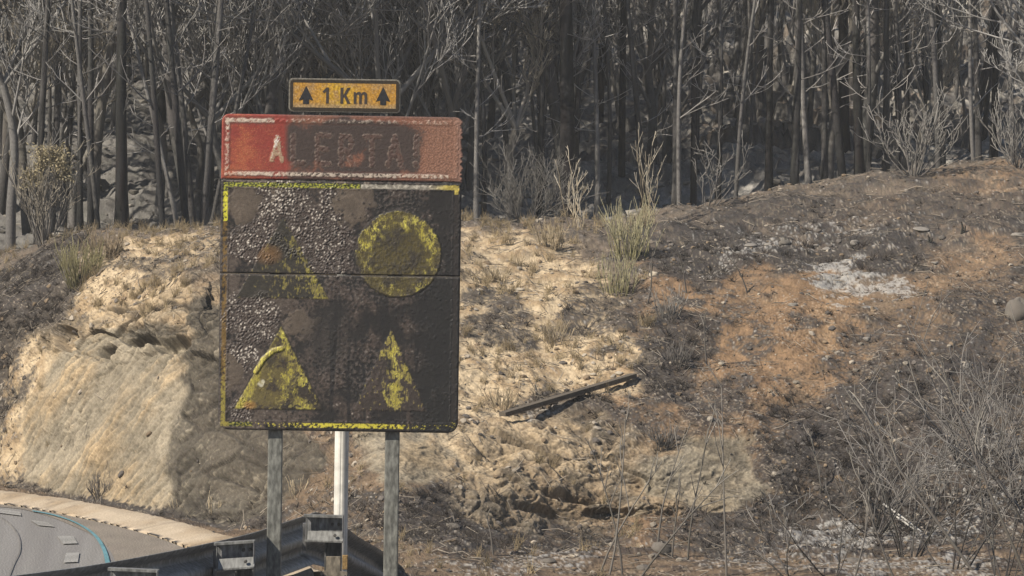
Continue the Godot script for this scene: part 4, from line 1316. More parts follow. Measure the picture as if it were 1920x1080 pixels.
func make_guardrail(path: Array, terminal: Array, spacers: Array) -> void:
	var o := base("guardrail", Vector3(path[0].x, 0, path[0].z), "grey steel guardrail seen from behind, curving past the sign posts", "guardrail")
	var off := -o.position
	# w-shaped beam: x towards the road, y down from the top edge
	var prof := PackedVector2Array()
	for q in [[0.0, 0.0], [0.004, -0.012], [0.02, -0.03], [0.066, -0.05], [0.078, -0.062], [0.078, -0.088], [0.066, -0.1], [0.014, -0.128], [0.0, -0.142], [0.0, -0.17], [0.014, -0.184], [0.066, -0.212], [0.078, -0.224], [0.078, -0.25], [0.066, -0.262], [0.02, -0.282], [0.004, -0.3], [0.0, -0.312]]: prof.append(Vector2(-q[0] + 0.06, q[1]))
	var col := Color(0.38, 0.385, 0.38)
	for set in [path, terminal]:
		var loc := []
		for p in set: loc.append(p + off)
		var mb := MB.new()
		mb.sweep(prof, path_frames(loc, 60), 0.004, col)
		part("beam", mb.mesh(), mats.galv, o)
	# protective skirt under the beam
	var sk := MB.new()
	var skp := PackedVector2Array([Vector2(0.03, -0.34), Vector2(0.045, -0.36), Vector2(0.045, -0.62), Vector2(0.03, -0.66)])
	var loc2 := []
	for p in path: loc2.append(p + off)
	sk.sweep(skp, path_frames(loc2, 50), 0.003, Color(0.13, 0.13, 0.128))
	part("lower_skirt", sk.mesh(), mats.galv, o)
	for s in spacers:
		# [top left, top right, height, has a post that shows]
		var a: Vector3 = s[0] + off
		var b: Vector3 = s[1] + off
		var x := (b - a).normalized()
		var z := x.cross(Vector3.UP).normalized()
		var w := a.distance_to(b)
		var h: float = s[2]
		var bs := Basis(x, Vector3.UP, z)
		var mid := (a + b) * 0.5
		var mb := MB.new()
		var light := Color(0.3, 0.3, 0.285)
		var web := Color(0.32, 0.325, 0.325)
		mb.box(mid + bs * Vector3(0, -h * 0.5, -0.075), Vector3(w * 0.94, h, 0.005), web, 0.001, bs)
		mb.box(mid + bs * Vector3(-w * 0.01, -0.003, -0.05), Vector3(w, 0.006, 0.05), light, 0.0015, bs)
		mb.box(mid + bs * Vector3(-w * 0.01, -0.006, -0.023), Vector3(w, 0.017, 0.005), light, 0.0015, bs)
		mb.box(mid + bs * Vector3(0.01, -h * 0.79, -0.016), Vector3(w * 0.9, h * 0.42, 0.005), light, 0.0015, bs * Basis(Vector3.RIGHT, -0.6))
		mb.box(mid + bs * Vector3(0.0, -h + 0.002, 0.004), Vector3(w * 0.96, 0.012, 0.008), light, 0.0015, bs)
		mb.box(mid + bs * Vector3(-w * 0.44, -h * 0.55, -0.04), Vector3(0.006, h * 0.85, 0.03), light, 0.0015, bs)
		mb.box(mid + bs * Vector3(w * 0.47, -h * 0.5, -0.04), Vector3(0.005, h, 0.07), web, 0.0015, bs)
		var sp := part("spacer", mb.mesh(), mats.galv, o)
		for q in [[0.2, 0.36, -0.072], [0.36, 0.36, -0.072], [0.28, 0.74, 0.0]]:
			var bo := MB.new()
			hex_bolt(bo, mid + bs * Vector3(w * q[0], -h * q[1], q[2]), 0.0105, Color(0.16, 0.15, 0.14), bs)
			part("bolt", bo.mesh(), mats.galv, sp)
		var ps := MB.new()
		ps.prism(PackedVector2Array([Vector2(-0.05, -0.03), Vector2(0.05, -0.03), Vector2(0.05, 0.03), Vector2(0.042, 0.03), Vector2(0.042, -0.022), Vector2(-0.042, -0.022), Vector2(-0.042, 0.03), Vector2(-0.05, 0.03)]), Transform3D(Basis(x, z, Vector3.DOWN), mid + bs * Vector3(w * 0.22, -0.02, -0.115)), 1.1, 0.001, Color(0.2, 0.2, 0.195))
		part("rail_post", ps.mesh(), mats.galv, o)
		# splice plate between this spacer and the beam
		var pa := MB.new()
		pa.box(mid + bs * Vector3(-w * 0.5, -h * 0.9, -0.1), Vector3(0.02, 0.16, 0.05), Color(0.2, 0.2, 0.2), 0.002, bs)
		part("bracket", pa.mesh(), mats.galv, o)
	# beige plate bolted to the end post, with an amber block beside it
	var e: Vector3 = (spacers[0][0] + spacers[0][1]) * 0.5 + off
	var bp := MB.new()
	bp.prism(PackedVector2Array([Vector2(-0.075, -0.35), Vector2(0.085, -0.35), Vector2(0.085, -0.09), Vector2(0.045, -0.085), Vector2(0.045, 0.0), Vector2(-0.04, 0.0), Vector2(-0.04, -0.085), Vector2(-0.075, -0.09)]), Transform3D(Basis(), e + Vector3(0.055, -0.24, -0.03)), 0.012, 0.002, Color(0.33, 0.29, 0.22))
	var bpo := part("end_plate", bp.mesh(), mats.galv, o)
	for q in [[-0.05, -0.115], [0.07, -0.115]]:
		var bo := MB.new()
		hex_bolt(bo, e + Vector3(0.055 + q[0], -0.24 + q[1], -0.018), 0.01, Color(0.16, 0.15, 0.14))
		part("bolt", bo.mesh(), mats.galv, bpo)
	var am := MB.new()
	am.box(e + Vector3(0.125, -0.275, -0.04), Vector3(0.032, 0.085, 0.03), Color(0.34, 0.22, 0.09), 0.003)
	part("amber_reflector", am.mesh(), mats.paint, o)


func strip(called: String, left: Array, right: Array, y0: float, y1: float, col: Color, mat: Material, lift := 0.0) -> MeshInstance3D:
	# a sheet between two edge lines
	var mb := MB.new()
	var n := noise(2.5, 61, 3)
	var cross := 7
	var lines := []
	for set in [left, right]:
		var cv := Curve3D.new()
		for i in set.size():
			var t: Vector3 = (set[mini(i + 1, set.size() - 1)] - set[maxi(i - 1, 0)]) * 0.17
			cv.add_point(set[i], -t, t)
		lines.append(cv)
	var k := 60
	for i in k + 1:
		var f := float(i) / k
		var a: Vector3 = lines[0].sample_baked(lines[0].get_baked_length() * f, true)
		var b: Vector3 = lines[1].sample_baked(lines[1].get_baked_length() * f, true)
		for q in cross:
			var g := float(q) / (cross - 1)
			var p := a.lerp(b, g)
			p.y = lerpf(y0, y1, g) + lift
			var v := n.get_noise_3d(p.x * 1.5, 0, p.z * 1.5)
			mb.vert(p, Vector3.UP, col * (1.0 + 0.25 * v))
	for i in k:
		for q in cross - 1:
			var a := i * cross + q
			mb.tri(a, a + 1, a + cross); mb.tri(a + 1, a + cross + 1, a + cross)
	return top(called, mb.mesh(), mat)


func make_kerb(front: Array) -> void:
	# concrete gutter kerb: low front lip, sloped face, flat back
	var prof := [Vector2(0.0, -0.1), Vector2(0.0, 0.012), Vector2(0.05, 0.016), Vector2(0.19, 0.045), Vector2(0.23, 0.055), Vector2(0.35, 0.06), Vector2(0.38, 0.05), Vector2(0.4, -0.1)]
	var fr := path_frames(front, 150)
	var mb := MB.new()
	var n := noise(1.6, 63, 3)
	var nf2 := noise(9.0, 64, 2)
	for i in fr.size():
		var xf: Transform3D = fr[i]
		for q in prof.size():
			var side := xf.basis.x
			if side.z > 0.0: side = -side
			var p: Vector3 = xf.origin + side * prof[q].x + Vector3(0, prof[q].y, 0)
			var v := n.get_noise_3dv(p)
			var f := nf2.get_noise_3dv(p)
			p += Vector3(0, f * 0.008, 0) + side * f * 0.01
			var c := Color(0.5, 0.41, 0.3).lerp(Color(0.42, 0.32, 0.21), smoothstep(-0.2, 0.5, v))
			c = c * (1.0 + 0.18 * f)
			if i % 31 == 0: c = c * 0.78
			c = c.lerp(Color(0.2, 0.16, 0.12), 0.6 * smoothstep(0.15, 0.6, f + v * 0.7))
			mb.vert(p, Vector3.UP, c)
	var k := prof.size()
	for i in fr.size() - 1:
		for q in k - 1:
			var a := i * k + q
			mb.tri(a, a + 1, a + k); mb.tri(a + 1, a + k + 1, a + k)
	var acc := PackedVector3Array()
	acc.resize(mb.v.size())
	for t in range(0, mb.ix.size(), 3):
		var nn := (mb.v[mb.ix[t + 2]] - mb.v[mb.ix[t]]).cross(mb.v[mb.ix[t + 1]] - mb.v[mb.ix[t]])
		if nn.y < 0.0 and nn.length() > 1e-9 and absf(nn.normalized().y) > 0.2: nn = -nn
		for e in 3: acc[mb.ix[t + e]] += nn
	for i in acc.size(): mb.n[i] = acc[i].normalized()
	tag(top("kerb", mb.mesh(), mats.concrete), "pale sandy concrete gutter kerb along the road edge", "", "", "structure")


func marking(corners: Array, col: Color) -> void:
	var mb := MB.new()
	for q in 5:
		for e in 2:
			var p: Vector3 = corners[0 if e == 0 else 1].lerp(corners[3 if e == 0 else 2], q / 4.0)
			mb.vert(Vector3(p.x, 0.009, p.z), Vector3.UP, col * (0.9 + 0.1 * sin(q * 2.1 + e)))
	for q in 4:
		mb.tri(q * 2, q * 2 + 1, q * 2 + 2); mb.tri(q * 2 + 1, q * 2 + 3, q * 2 + 2)
	tag(top("road_marking", mb.mesh(), mats.road_paint), "white dash painted on the asphalt", "", "", "structure")


func _ready() -> void:
	rng.seed = 20240731
	# ---------------------------------------------------------------- camera, sky, sun, exposure
	var cam := Camera3D.new()
	cam.name = "camera"
	cam.position = Vector3(0, 2.7, 0)
	cam.rotation = Vector3(-0.033476, 0, 0.015708)
	cam.fov = 9.57139
	cam.near = 0.5
	cam.far = 600.0
	add_child(cam)
	cam.current = true
	var env := Environment.new()
	env.background_mode = Environment.BG_SKY
	var skym := ProceduralSkyMaterial.new()
	skym.sky_top_color = Color(0.42, 0.54, 0.72)
	skym.sky_horizon_color = Color(0.76, 0.78, 0.78)
	skym.sky_curve = 0.2
	skym.ground_horizon_color = Color(0.5, 0.48, 0.44)
	skym.ground_bottom_color = Color(0.3, 0.28, 0.25)
	skym.sky_energy_multiplier = 0.75
	env.sky = Sky.new()
	env.sky.sky_material = skym
	env.tonemap_mode = Environment.TONE_MAPPER_LINEAR
	env.tonemap_exposure = 1.8
	env.fog_enabled = true
	env.fog_density = 0.0011
	env.fog_light_color = Color(0.86, 0.86, 0.85)
	env.sdfgi_enabled = true
	env.ssao_enabled = true
	env.ssil_enabled = true
	var we := WorldEnvironment.new()
	we.name = "world_environment"
	we.environment = env
	add_child(we)
	var sun := DirectionalLight3D.new()
	sun.name = "sun"
	sun.light_energy = 1.45
	sun.light_color = Color(1.0, 0.96, 0.9)
	sun.light_angular_distance = 0.6
	sun.shadow_enabled = true
	add_child(sun)
	sun.look_at_from_position(Vector3(-0.62, 0.66, 0.43) * 50.0, Vector3.ZERO)

	# ---------------------------------------------------------------- materials
	var grit := detail_noise(0.05, 1, 0.72, 1.0)
	var grit_n := detail_noise(0.045, 2, 0, 1, true, 6.0)
	var rough_grit := detail_noise(0.06, 8, 0.5, 1.0)
	var stain2 := detail_noise(0.03, 12, 0.62, 1.0)
	var stain := detail_noise(0.02, 9, 0.5, 1.0)
	var soft := detail_noise(0.012, 3, 0.75, 1.0)
	var fine_n := detail_noise(0.09, 4, 0, 1, true, 4.0)
	vmat("soil", 0.95, Vector3(1.6, 1.6, 1.6), grit, grit_n, 0.7, true, 0.15)
	vmat("bark", 0.85, Vector3(5.0, 0.9, 5.0), grit, grit_n, 0.8, false, 0.25)
	vmat("twig", 0.9, Vector3(6, 3, 6), null, null, 1.0, false, 0.2)
	vmat("stone", 0.9, Vector3(6, 6, 6), grit, grit_n, 0.5, false, 0.2)
	vmat("plain", 0.95, Vector3.ONE, null, null, 1.0, false, 0.15)
	vmat("film", 0.56, Vector3(7, 7, 7), grit, fine_n, 0.15, false, 0.42)
	vmat("paint", 0.55, Vector3(4, 3, 4), stain2, fine_n, 0.15, false, 0.4)
	vmat("galv", 0.55, Vector3(3, 1.2, 3), stain, fine_n, 0.15, false, 0.5, 0.35)
	vmat("concrete", 0.92, Vector3(2, 2, 2), grit, grit_n, 0.5, true, 0.2)
	vmat("asphalt", 0.9, Vector3(2.2, 2.2, 2.2), rough_grit, grit_n, 0.6, true, 0.25)
	vmat("road_paint", 0.75, Vector3(2, 2, 2), rough_grit, null, 1.0, true, 0.3)
	vmat("pale_paint", 0.42, Vector3(2, 2, 2), soft, null, 1.0, false, 0.45)
	var ink := StandardMaterial3D.new()
	ink.albedo_color = Color(0.032, 0.022, 0.016).linear_to_srgb()
	ink.roughness = 0.6
	mats.ink = ink

	# ---------------------------------------------------------------- the land
	var gm := MB.new()
	gm.quad(Vector3(-400, -0.32, 60), Vector3(400, -0.32, 60), Vector3(400, -0.32, -500), Vector3(-400, -0.32, -500), Vector3.UP, Color(0.1, 0.09, 0.08))
	tag(top("ground", gm.mesh(), mats.soil), "burnt open ground round the hill", "", "", "structure")
	make_masks([
		[1,9.00,5.54,1.271,1.136,0.95], [1,8.67,6.39,0.931,0.636,0.60], [1,8.40,4.71,0.735,0.891,0.80], [1,7.79,3.45,1.001,0.681,0.90], [1,8.74,3.74,0.730,0.430,0.65], [1,9.20,5.06,0.866,0.701,0.90], [1,10.00,4.94,0.680,0.395,0.60],
		[1,2.40,2.90,0.795,1.692,0.90], [1,3.00,4.71,0.725,1.211,0.80], [1,3.65,5.45,1.011,1.106,0.60], [1,4.23,6.39,1.051,0.561,0.75], [1,2.13,3.90,0.400,1.266,0.70], [1,8.14,2.77,0.600,0.481,0.50], [1,9.41,3.76,1.076,0.466,0.50],
		[2,11.00,5.87,0.931,0.375,0.80], [2,11.27,5.17,0.705,0.626,0.75], [2,12.00,5.26,0.690,0.451,0.95], [2,12.30,4.83,0.350,0.696,0.90], [2,11.71,4.67,0.595,0.435,0.70], [2,13.60,5.66,0.700,0.511,0.45], [2,13.75,6.53,0.600,0.405,0.42],
		[2,12.70,6.39,0.650,0.290,0.45], [2,11.42,3.59,0.560,0.726,0.75], [2,12.75,3.59,0.550,0.390,0.55], [2,10.35,4.49,0.785,0.410,0.60], [2,10.56,2.10,0.530,0.440,0.50], [2,13.10,4.86,0.450,0.521,0.45], [2,11.90,4.02,0.640,0.425,0.60],
		[1,12.30,5.08,0.230,0.516,0.40], [0,12.10,5.11,0.300,0.100,0.65], [0,11.61,5.02,0.240,0.245,0.50], [0,12.50,4.40,0.350,0.245,0.50], [0,11.42,5.42,0.145,0.250,0.40], [0,11.16,6.21,0.785,0.521,0.85], [0,12.70,6.39,1.806,0.415,0.50], [0,13.75,4.84,0.750,0.956,0.50], [0,10.42,6.39,0.600,0.355,0.55], [0,12.95,4.76,0.750,0.440,0.45], [0,12.70,3.27,1.646,1.231,0.72], [0,10.00,5.79,0.680,0.280,0.50], [0,11.71,3.80,0.595,0.481,0.55], [0,10.95,6.57,0.710,0.310,0.50], [0,11.75,6.55,1.501,0.451,0.50], [0,10.95,5.26,0.475,0.370,0.70], [0,13.30,3.95,1.151,0.826,0.75], [0,12.25,3.40,0.841,0.661,0.80], [0,9.87,5.52,0.745,0.330,0.60], [0,8.54,5.38,0.530,0.456,0.65], [0,9.74,4.37,1.081,0.355,0.70],
		[0,10.70,4.91,0.515,0.576,0.75], [0,12.46,5.88,1.096,0.345,0.80], [0,14.00,5.15,0.400,0.846,0.40], [0,2.40,5.39,0.730,1.547,0.90], [0,2.00,3.89,0.470,1.537,0.85], [0,4.67,6.28,0.500,0.375,0.40], [0,2.67,6.61,0.926,0.325,0.70], [0,3.86,6.01,0.585,0.385,0.50],
		[0,8.07,2.11,1.136,0.886,0.80], [0,9.34,1.98,0.806,0.551,0.60], [0,13.25,2.81,1.401,1.512,0.70], [0,12.00,2.02,1.696,0.806,0.65], [0,14.00,6.30,0.400,0.350,0.50], [0,12.00,4.13,0.445,0.270,0.60], [0,11.32,4.53,0.305,0.320,0.60], [0,11.52,2.52,0.775,0.686,0.60], [0,7.00,2.26,0.620,0.541,0.60], [0,12.70,4.41,0.600,0.370,0.40],
		[4,3.49,3.12,1.061,1.387,1.00], [4,3.00,2.52,0.795,1.106,1.00], [4,3.93,3.57,0.675,0.646,1.00], [4,11.00,3.50,0.585,0.706,0.55], [4,10.63,3.36,0.395,0.541,0.40], [4,7.46,3.30,0.740,0.706,0.45], [4,11.32,3.02,0.410,0.656,0.60], [4,4.23,2.70,0.480,0.516,0.90],
		[5,4.92,3.36,0.675,1.492,1.00], [5,4.75,2.68,0.755,1.046,1.00], [5,5.43,2.80,0.816,0.861,0.90], [5,6.00,3.00,0.430,0.290,1.00], [5,4.71,4.58,0.375,0.571,0.90], [5,3.79,4.33,0.420,0.260,0.50], [5,4.15,4.22,0.320,0.195,0.45],  # dark rock; the splat between left post and pole paints in a shadow band
		[7,9.40,3.35,1.476,1.146,0.80], [7,9.00,2.67,1.136,0.586,0.70], [7,3.93,4.42,1.316,0.886,1.00], [7,5.00,5.07,0.625,0.676,0.80], [7,10.00,4.00,0.811,0.410,0.70], [7,3.00,4.10,0.590,0.711,0.70], [7,10.35,2.99,0.730,0.701,0.80], [7,5.57,3.82,0.650,0.546,0.50],
		[0,3.45,1.91,1.846,0.606,0.90], [0,5.00,1.93,0.926,0.611,0.80], [6,4.17,3.98,0.320,0.170,1.00], [6,3.73,4.07,0.230,0.160,1.00], [6,3.32,3.93,0.145,0.135,0.90], [6,3.51,5.04,0.260,0.110,0.90], [6,3.76,5.07,0.190,0.125,0.90], [6,2.81,4.25,0.120,0.365,1.00], [6,9.07,2.51,0.370,0.110,0.70], [6,9.54,2.85,0.465,0.125,0.70], [6,10.00,2.58,0.410,0.145,0.70], [6,12.30,3.56,0.300,0.200,0.45], [6,12.40,1.35,0.300,0.100,0.50], [6,8.20,1.91,0.265,0.125,0.50], [3,12.56,5.56,0.295,0.070,0.50],
		[3,12.31,5.69,0.400,0.235,0.80], [3,12.70,5.41,0.500,0.110,0.75], [3,12.00,6.18,1.336,0.190,0.30], [3,12.35,1.98,0.595,0.330,0.65], [3,13.25,2.09,0.750,0.335,0.50], [3,9.20,1.29,0.801,0.255,0.50], [3,11.76,1.40,1.031,0.340,0.34], [3,13.75,2.85,0.750,0.996,0.30], [3,8.33,1.14,1.001,0.145,0.42], [3,11.51,6.10,0.605,0.170,0.45], [3,9.14,4.35,0.400,0.085,0.50], [3,13.00,1.25,1.246,0.270,0.50]

	])
	make_hill()
	make_forest_ground()
	# road: near edge, far edge (the foot of the kerb)
	var far_edge := [Vector3(-6.505,0.000,-28.780), Vector3(-5.332,0.000,-28.493), Vector3(-4.044,0.000,-27.278), Vector3(-3.436,0.000,-26.521), Vector3(-2.831,0.000,-25.539), Vector3(-2.375,0.000,-24.540), Vector3(-1.909,0.000,-23.081), Vector3(-1.544,0.000,-21.082)]
	var near_edge := [Vector3(-3.256,0.000,-14.453), Vector3(-2.701,0.000,-14.501), Vector3(-2.367,0.000,-14.529), Vector3(-2.143,0.000,-14.549), Vector3(-1.874,0.000,-14.572), Vector3(-1.649,0.000,-14.591), Vector3(-1.401,0.000,-14.613), Vector3(-1.175,0.000,-14.632)]
	tag(strip("road", near_edge, far_edge, 0.0, 0.0, Color(0.32, 0.305, 0.285), mats.asphalt), "grey asphalt road bending away to the left", "", "", "structure")
	tag(strip("road_shoulder", [Vector3(-6.295,0.000,-27.855), Vector3(-5.137,0.000,-27.454), Vector3(-4.012,0.000,-27.065), Vector3(-3.629,0.000,-26.574), Vector3(-3.303,0.000,-25.816), Vector3(-2.961,0.000,-24.812), Vector3(-2.699,0.000,-23.545), Vector3(-2.352,0.000,-20.981)], far_edge, 0.004, 0.004, Color(0.33, 0.285, 0.232), mats.asphalt), "sandy dust along the road edge", "", "", "structure")
	marking([Vector3(-4.128,0.000,-27.003), Vector3(-3.790,0.000,-26.632), Vector3(-3.741,0.000,-26.350), Vector3(-4.077,0.000,-26.670)], Color(0.46, 0.445, 0.41))
	marking([Vector3(-3.632,0.000,-26.043), Vector3(-3.484,0.000,-25.906), Vector3(-3.379,0.000,-25.571), Vector3(-3.516,0.000,-25.666)], Color(0.42, 0.405, 0.37))
	marking([Vector3(-3.280,0.000,-24.947), Vector3(-3.166,0.000,-24.964), Vector3(-3.069,0.000,-24.475), Vector3(-3.169,0.000,-24.425)], Color(0.45, 0.435, 0.4))
	marking([Vector3(-3.073,0.000,-23.856), Vector3(-2.986,0.000,-23.902), Vector3(-2.923,0.000,-23.320), Vector3(-3.015,0.000,-23.276)], Color(0.47, 0.455, 0.42))
	tag(strip("road_line", [Vector3(-3.706,0.000,-26.687), Vector3(-3.500,0.000,-26.388), Vector3(-3.269,0.000,-25.861), Vector3(-3.046,0.000,-25.092), Vector3(-2.868,0.000,-24.191), Vector3(-2.723,0.000,-23.221)], [Vector3(-3.709,0.000,-26.750), Vector3(-3.496,0.000,-26.450), Vector3(-3.255,0.000,-25.890), Vector3(-3.026,0.000,-25.121), Vector3(-2.840,0.000,-24.194), Vector3(-2.691,0.000,-23.225)], 0.012, 0.012, Color(0.17, 0.36, 0.4), mats.road_paint), "faded turquoise line curving along the road edge", "", "", "structure")
	tag(strip("tyre_mark_road_line", [Vector3(-3.875,0.000,-26.206), Vector3(-3.724,0.000,-25.673), Vector3(-3.553,0.000,-24.870), Vector3(-3.416,0.000,-23.975), Vector3(-3.344,0.000,-23.198), Vector3(-3.261,0.000,-22.383)], [Vector3(-3.877,0.000,-26.247), Vector3(-3.719,0.000,-25.693), Vector3(-3.546,0.000,-24.889), Vector3(-3.407,0.000,-23.977), Vector3(-3.335,0.000,-23.200), Vector3(-3.252,0.000,-22.384)], 0.008, 0.008, Color(0.26, 0.247, 0.23), mats.asphalt), "dark curved tyre mark on the asphalt", "", "", "structure")
	make_kerb([Vector3(-6.419,0.000,-28.795), Vector3(-5.332,0.000,-28.493), Vector3(-4.044,0.000,-27.278), Vector3(-3.436,0.000,-26.521), Vector3(-2.831,0.000,-25.539), Vector3(-2.382,0.000,-24.610), Vector3(-1.957,0.000,-23.649), Vector3(-1.577,0.000,-22.459)])

	# ---------------------------------------------------------------- sign, guardrail, pole
	make_sign(Vector3(-0.975,1.219,-19.500), 1.25)
	make_guardrail(
		[Vector3(-2.801,0.706,-16.200), Vector3(-2.479,0.695,-16.750), Vector3(-2.047,0.690,-17.500), Vector3(-1.567,0.664,-18.950), Vector3(-1.393,0.633,-20.000), Vector3(-1.215,0.643,-20.650)],
		[Vector3(-1.215,0.643,-20.650), Vector3(-1.111,0.573,-20.950), Vector3(-1.016,0.446,-21.300), Vector3(-0.893,0.293,-21.900), Vector3(-0.816,0.117,-22.800), Vector3(-0.569,-0.275,-24.200)],
		[[Vector3(-1.195,0.681,-20.050), Vector3(-0.961,0.678,-20.050), 0.152], [Vector3(-1.586,0.676,-18.500), Vector3(-1.365,0.694,-18.500), 0.145], [Vector3(-2.006,0.684,-17.200), Vector3(-1.751,0.677,-17.200), 0.15]])
	var mb := MB.new()
	var pb := Vector3(-0.997,0.652,-20.400)
	var ring := PackedVector2Array()
	for i in 40:
		var a := TAU * i / 40
		var r := 0.042 * (0.94 if i % 5 == 0 else 1.0)
		ring.append(Vector2(cos(a), sin(a)) * r)
	var pole := base("white_pole", Vector3(pb.x, 0, pb.z), "white ribbed metal pole standing behind the guardrail spacer, under the sign", "pole")
	mb.prism(ring, Transform3D(Basis(Vector3.RIGHT, Vector3.BACK, Vector3.DOWN), Vector3(0, 2.6, 0)), 2.9, 0.002, Color(0.72, 0.7, 0.64))
	part("shaft", mb.mesh(), mats.pale_paint, pole)
	var cp := MB.new()
	cp.prism(ring, Transform3D(Basis(Vector3.RIGHT, Vector3.FORWARD, Vector3.UP), Vector3(0, 2.6, 0)), 0.02, 0.012, Color(0.4, 0.4, 0.38))
	part("cap", cp.mesh(), mats.galv, pole)

	# ---------------------------------------------------------------- trees
	plant_trees([
		["pine", 2, Vector3(-3.844,2.053,-33.800), 1.0, 0.01, 0.4], ["pine", 0, Vector3(-4.303,2.007,-34.200), 0.72, 0.0, 1.4], ["sapling", 2, Vector3(-4.221,1.994,-34.400), 1.05, -0.03, 2.0], ["sapling", 0, Vector3(-4.088,1.993,-34.000), 0.9, -0.1, 3.0],
		["sapling", 2, Vector3(-3.415,2.053,-33.600), 1.0, -0.07, 0.2], ["pine", 3, Vector3(-3.356,2.036,-34.600), 0.8, -0.2, 5.1], ["sapling", 2, Vector3(-3.243,2.056,-34.200), 1.1, -0.12, 2.7], ["pine", 1, Vector3(-3.244,2.043,-34.900), 0.95, -0.1, 1.0],
		["pine", 4, Vector3(-3.093,2.067,-34.300), 1.05, 0.05, 0.7], ["sapling", 4, Vector3(-3.045,2.062,-34.600), 1.1, 0.18, 4.0], ["pine", 1, Vector3(-5.715,2.396,-38.500), 1.1, 0.1, 0.9], ["pine", 0, Vector3(-4.798,1.880,-34.800), 0.9, 0.02, 3.3],
		["twiggy", 3, Vector3(-3.851,2.361,-37.500), 1.15, 0.05, 0.0], ["twiggy", 0, Vector3(-4.453,2.172,-36.500), 1.1, 0.05, 2.4], ["twiggy", 1, Vector3(-5.256,2.026,-36.000), 1.1, 0.0, 4.4], ["twiggy", 4, Vector3(-3.012,2.058,-36.200), 1.0, 0.0, 1.2],
		["twiggy", 0, Vector3(-1.949,2.065,-36.800), 1.05, 0.0, 0.9], ["twiggy", 2, Vector3(-2.591,2.065,-36.200), 1.0, 0.0, 5.0], ["twiggy", 1, Vector3(-1.059,2.066,-37.600), 1.15, 0.0, 3.6], ["twiggy", 3, Vector3(-0.038,2.130,-36.400), 1.1, -0.03, 2.2],
		["pine", 3, Vector3(-0.380,2.143,-35.600), 0.9, -0.04, 1.9], ["pine", 5, Vector3(-0.314,2.099,-36.300), 0.85, 0.0, 0.3], ["pine", 2, Vector3(0.582,2.107,-36.000), 1.4, -0.05, 2.3], ["pine", 1, Vector3(0.289,2.085,-37.000), 0.9, -0.02, 0.8],
		["pine", 3, Vector3(0.893,2.128,-36.400), 1.0, 0.0, 4.3], ["pine", 1, Vector3(1.415,2.175,-36.800), 1.0, -0.08, 1.5], ["pine", 4, Vector3(1.705,2.215,-36.300), 0.95, 0.0, 2.9], ["sapling", 2, Vector3(1.933,2.239,-36.900), 1.2, 0.0, 0.1],
		["pine", 5, Vector3(2.183,2.330,-36.800), 0.95, 0.0, 5.5], ["pine", 0, Vector3(2.734,2.469,-36.800), 0.95, -0.02, 3.8], ["pine", 0, Vector3(2.947,2.488,-36.200), 1.0, 0.02, 0.6], ["pine", 3, Vector3(3.149,2.511,-36.600), 1.1, -0.1, 1.1],
		["pine", 1, Vector3(3.338,2.535,-37.000), 1.0, 0.0, 2.0], ["sapling", 2, Vector3(3.492,2.575,-36.400), 1.3, -0.1, 4.9], ["pine", 2, Vector3(3.671,2.599,-36.500), 0.85, -0.02, 0.2], ["pine", 4, Vector3(3.985,2.643,-36.900), 1.0, 0.0, 3.1],
		["pine", 5, Vector3(4.247,2.686,-37.200), 1.05, 0.0, 1.7], ["pine", 1, Vector3(4.996,2.802,-37.000), 1.0, -0.05, 0.5], ["pine", 0, Vector3(5.206,2.817,-37.400), 0.95, 0.02, 2.6], ["pine", 3, Vector3(5.341,2.853,-36.900), 1.0, -0.02, 5.8]])

	# ---------------------------------------------------------------- shrubs and stalks
	var grey0 := Color(0.13, 0.12, 0.11)
	var grey1 := Color(0.29, 0.275, 0.25)
	var tan0 := Color(0.25, 0.2, 0.13)
	var tan1 := Color(0.45, 0.37, 0.25)
	var o := base("burnt_shrub", spot(13.048,6.778) - Vector3(0, 0.03, 0), "grey bare shrub with many crooked stems on the bare crest", "shrub", "bare grey shrubs")
	part("branches", shrub_mesh(17, 0.85, 0.7, 0.0085, twig_spec(grey0 * 0.8, grey1 * 0.8, 2, [4, 3], 0.3, 0.4, 0.6, 0.5, 0.004)), mats.twig, o)
	o = base("burnt_shrub", spot(14.029,6.838) - Vector3(0, 0.03, 0), "grey bare shrub at the crest by the right edge of the photo", "shrub", "bare grey shrubs")
	part("branches", shrub_mesh(13, 0.75, 0.75, 0.0085, twig_spec(grey0 * 0.8, grey1 * 0.8, 2, [4, 3], 0.3, 0.4, 0.6, 0.5, 0.004)), mats.twig, o)
	o = base("burnt_shrub", Vector3(0.126,2.138,-35.000), "rounded grey thicket of fine twigs below the thick black trunk", "shrub", "bare grey shrubs")
	part("branches", shrub_mesh(24, 0.85, 1.0, 0.006, twig_spec(grey0 * 0.55, grey1 * 0.55, 2, [6, 5], 0.2, 0.3, 0.7, 0.5, 0.0024)), mats.twig, o)
	o = base("burnt_shrub", spot(11.137,6.918) - Vector3(0, 0.02, 0), "small grey forked shrub where the crest begins to rise", "shrub", "bare grey shrubs")
	part("branches", shrub_mesh(7, 0.7, 0.6, 0.007, twig_spec(grey0 * 0.7, grey1 * 0.55, 2, [4, 3], 0.25, 0.2, 0.7, 0.5, 0.004)), mats.twig, o)
	# leafy scorched bush on the left
	o = base("scorched_bush", Vector3(-4.565,1.910,-33.600), "scorched bush with dry olive-brown leaves over pale stems", "bush")
	part("branches", shrub_mesh(26, 0.95, 0.5, 0.008, twig_spec(grey0, Color(0.27, 0.24, 0.19), 2, [4, 3], 0.14, 0.3, 0.5, 0.45, 0.003)), mats.twig, o)
	var lf := MB.new()
	add_leaves(lf, Vector3(0.05, 0.86, 0.06), Vector3(0.26, 0.18, 0.2), 1500, 0.017, Color(0.2, 0.17, 0.1), Color(0.33, 0.28, 0.18))
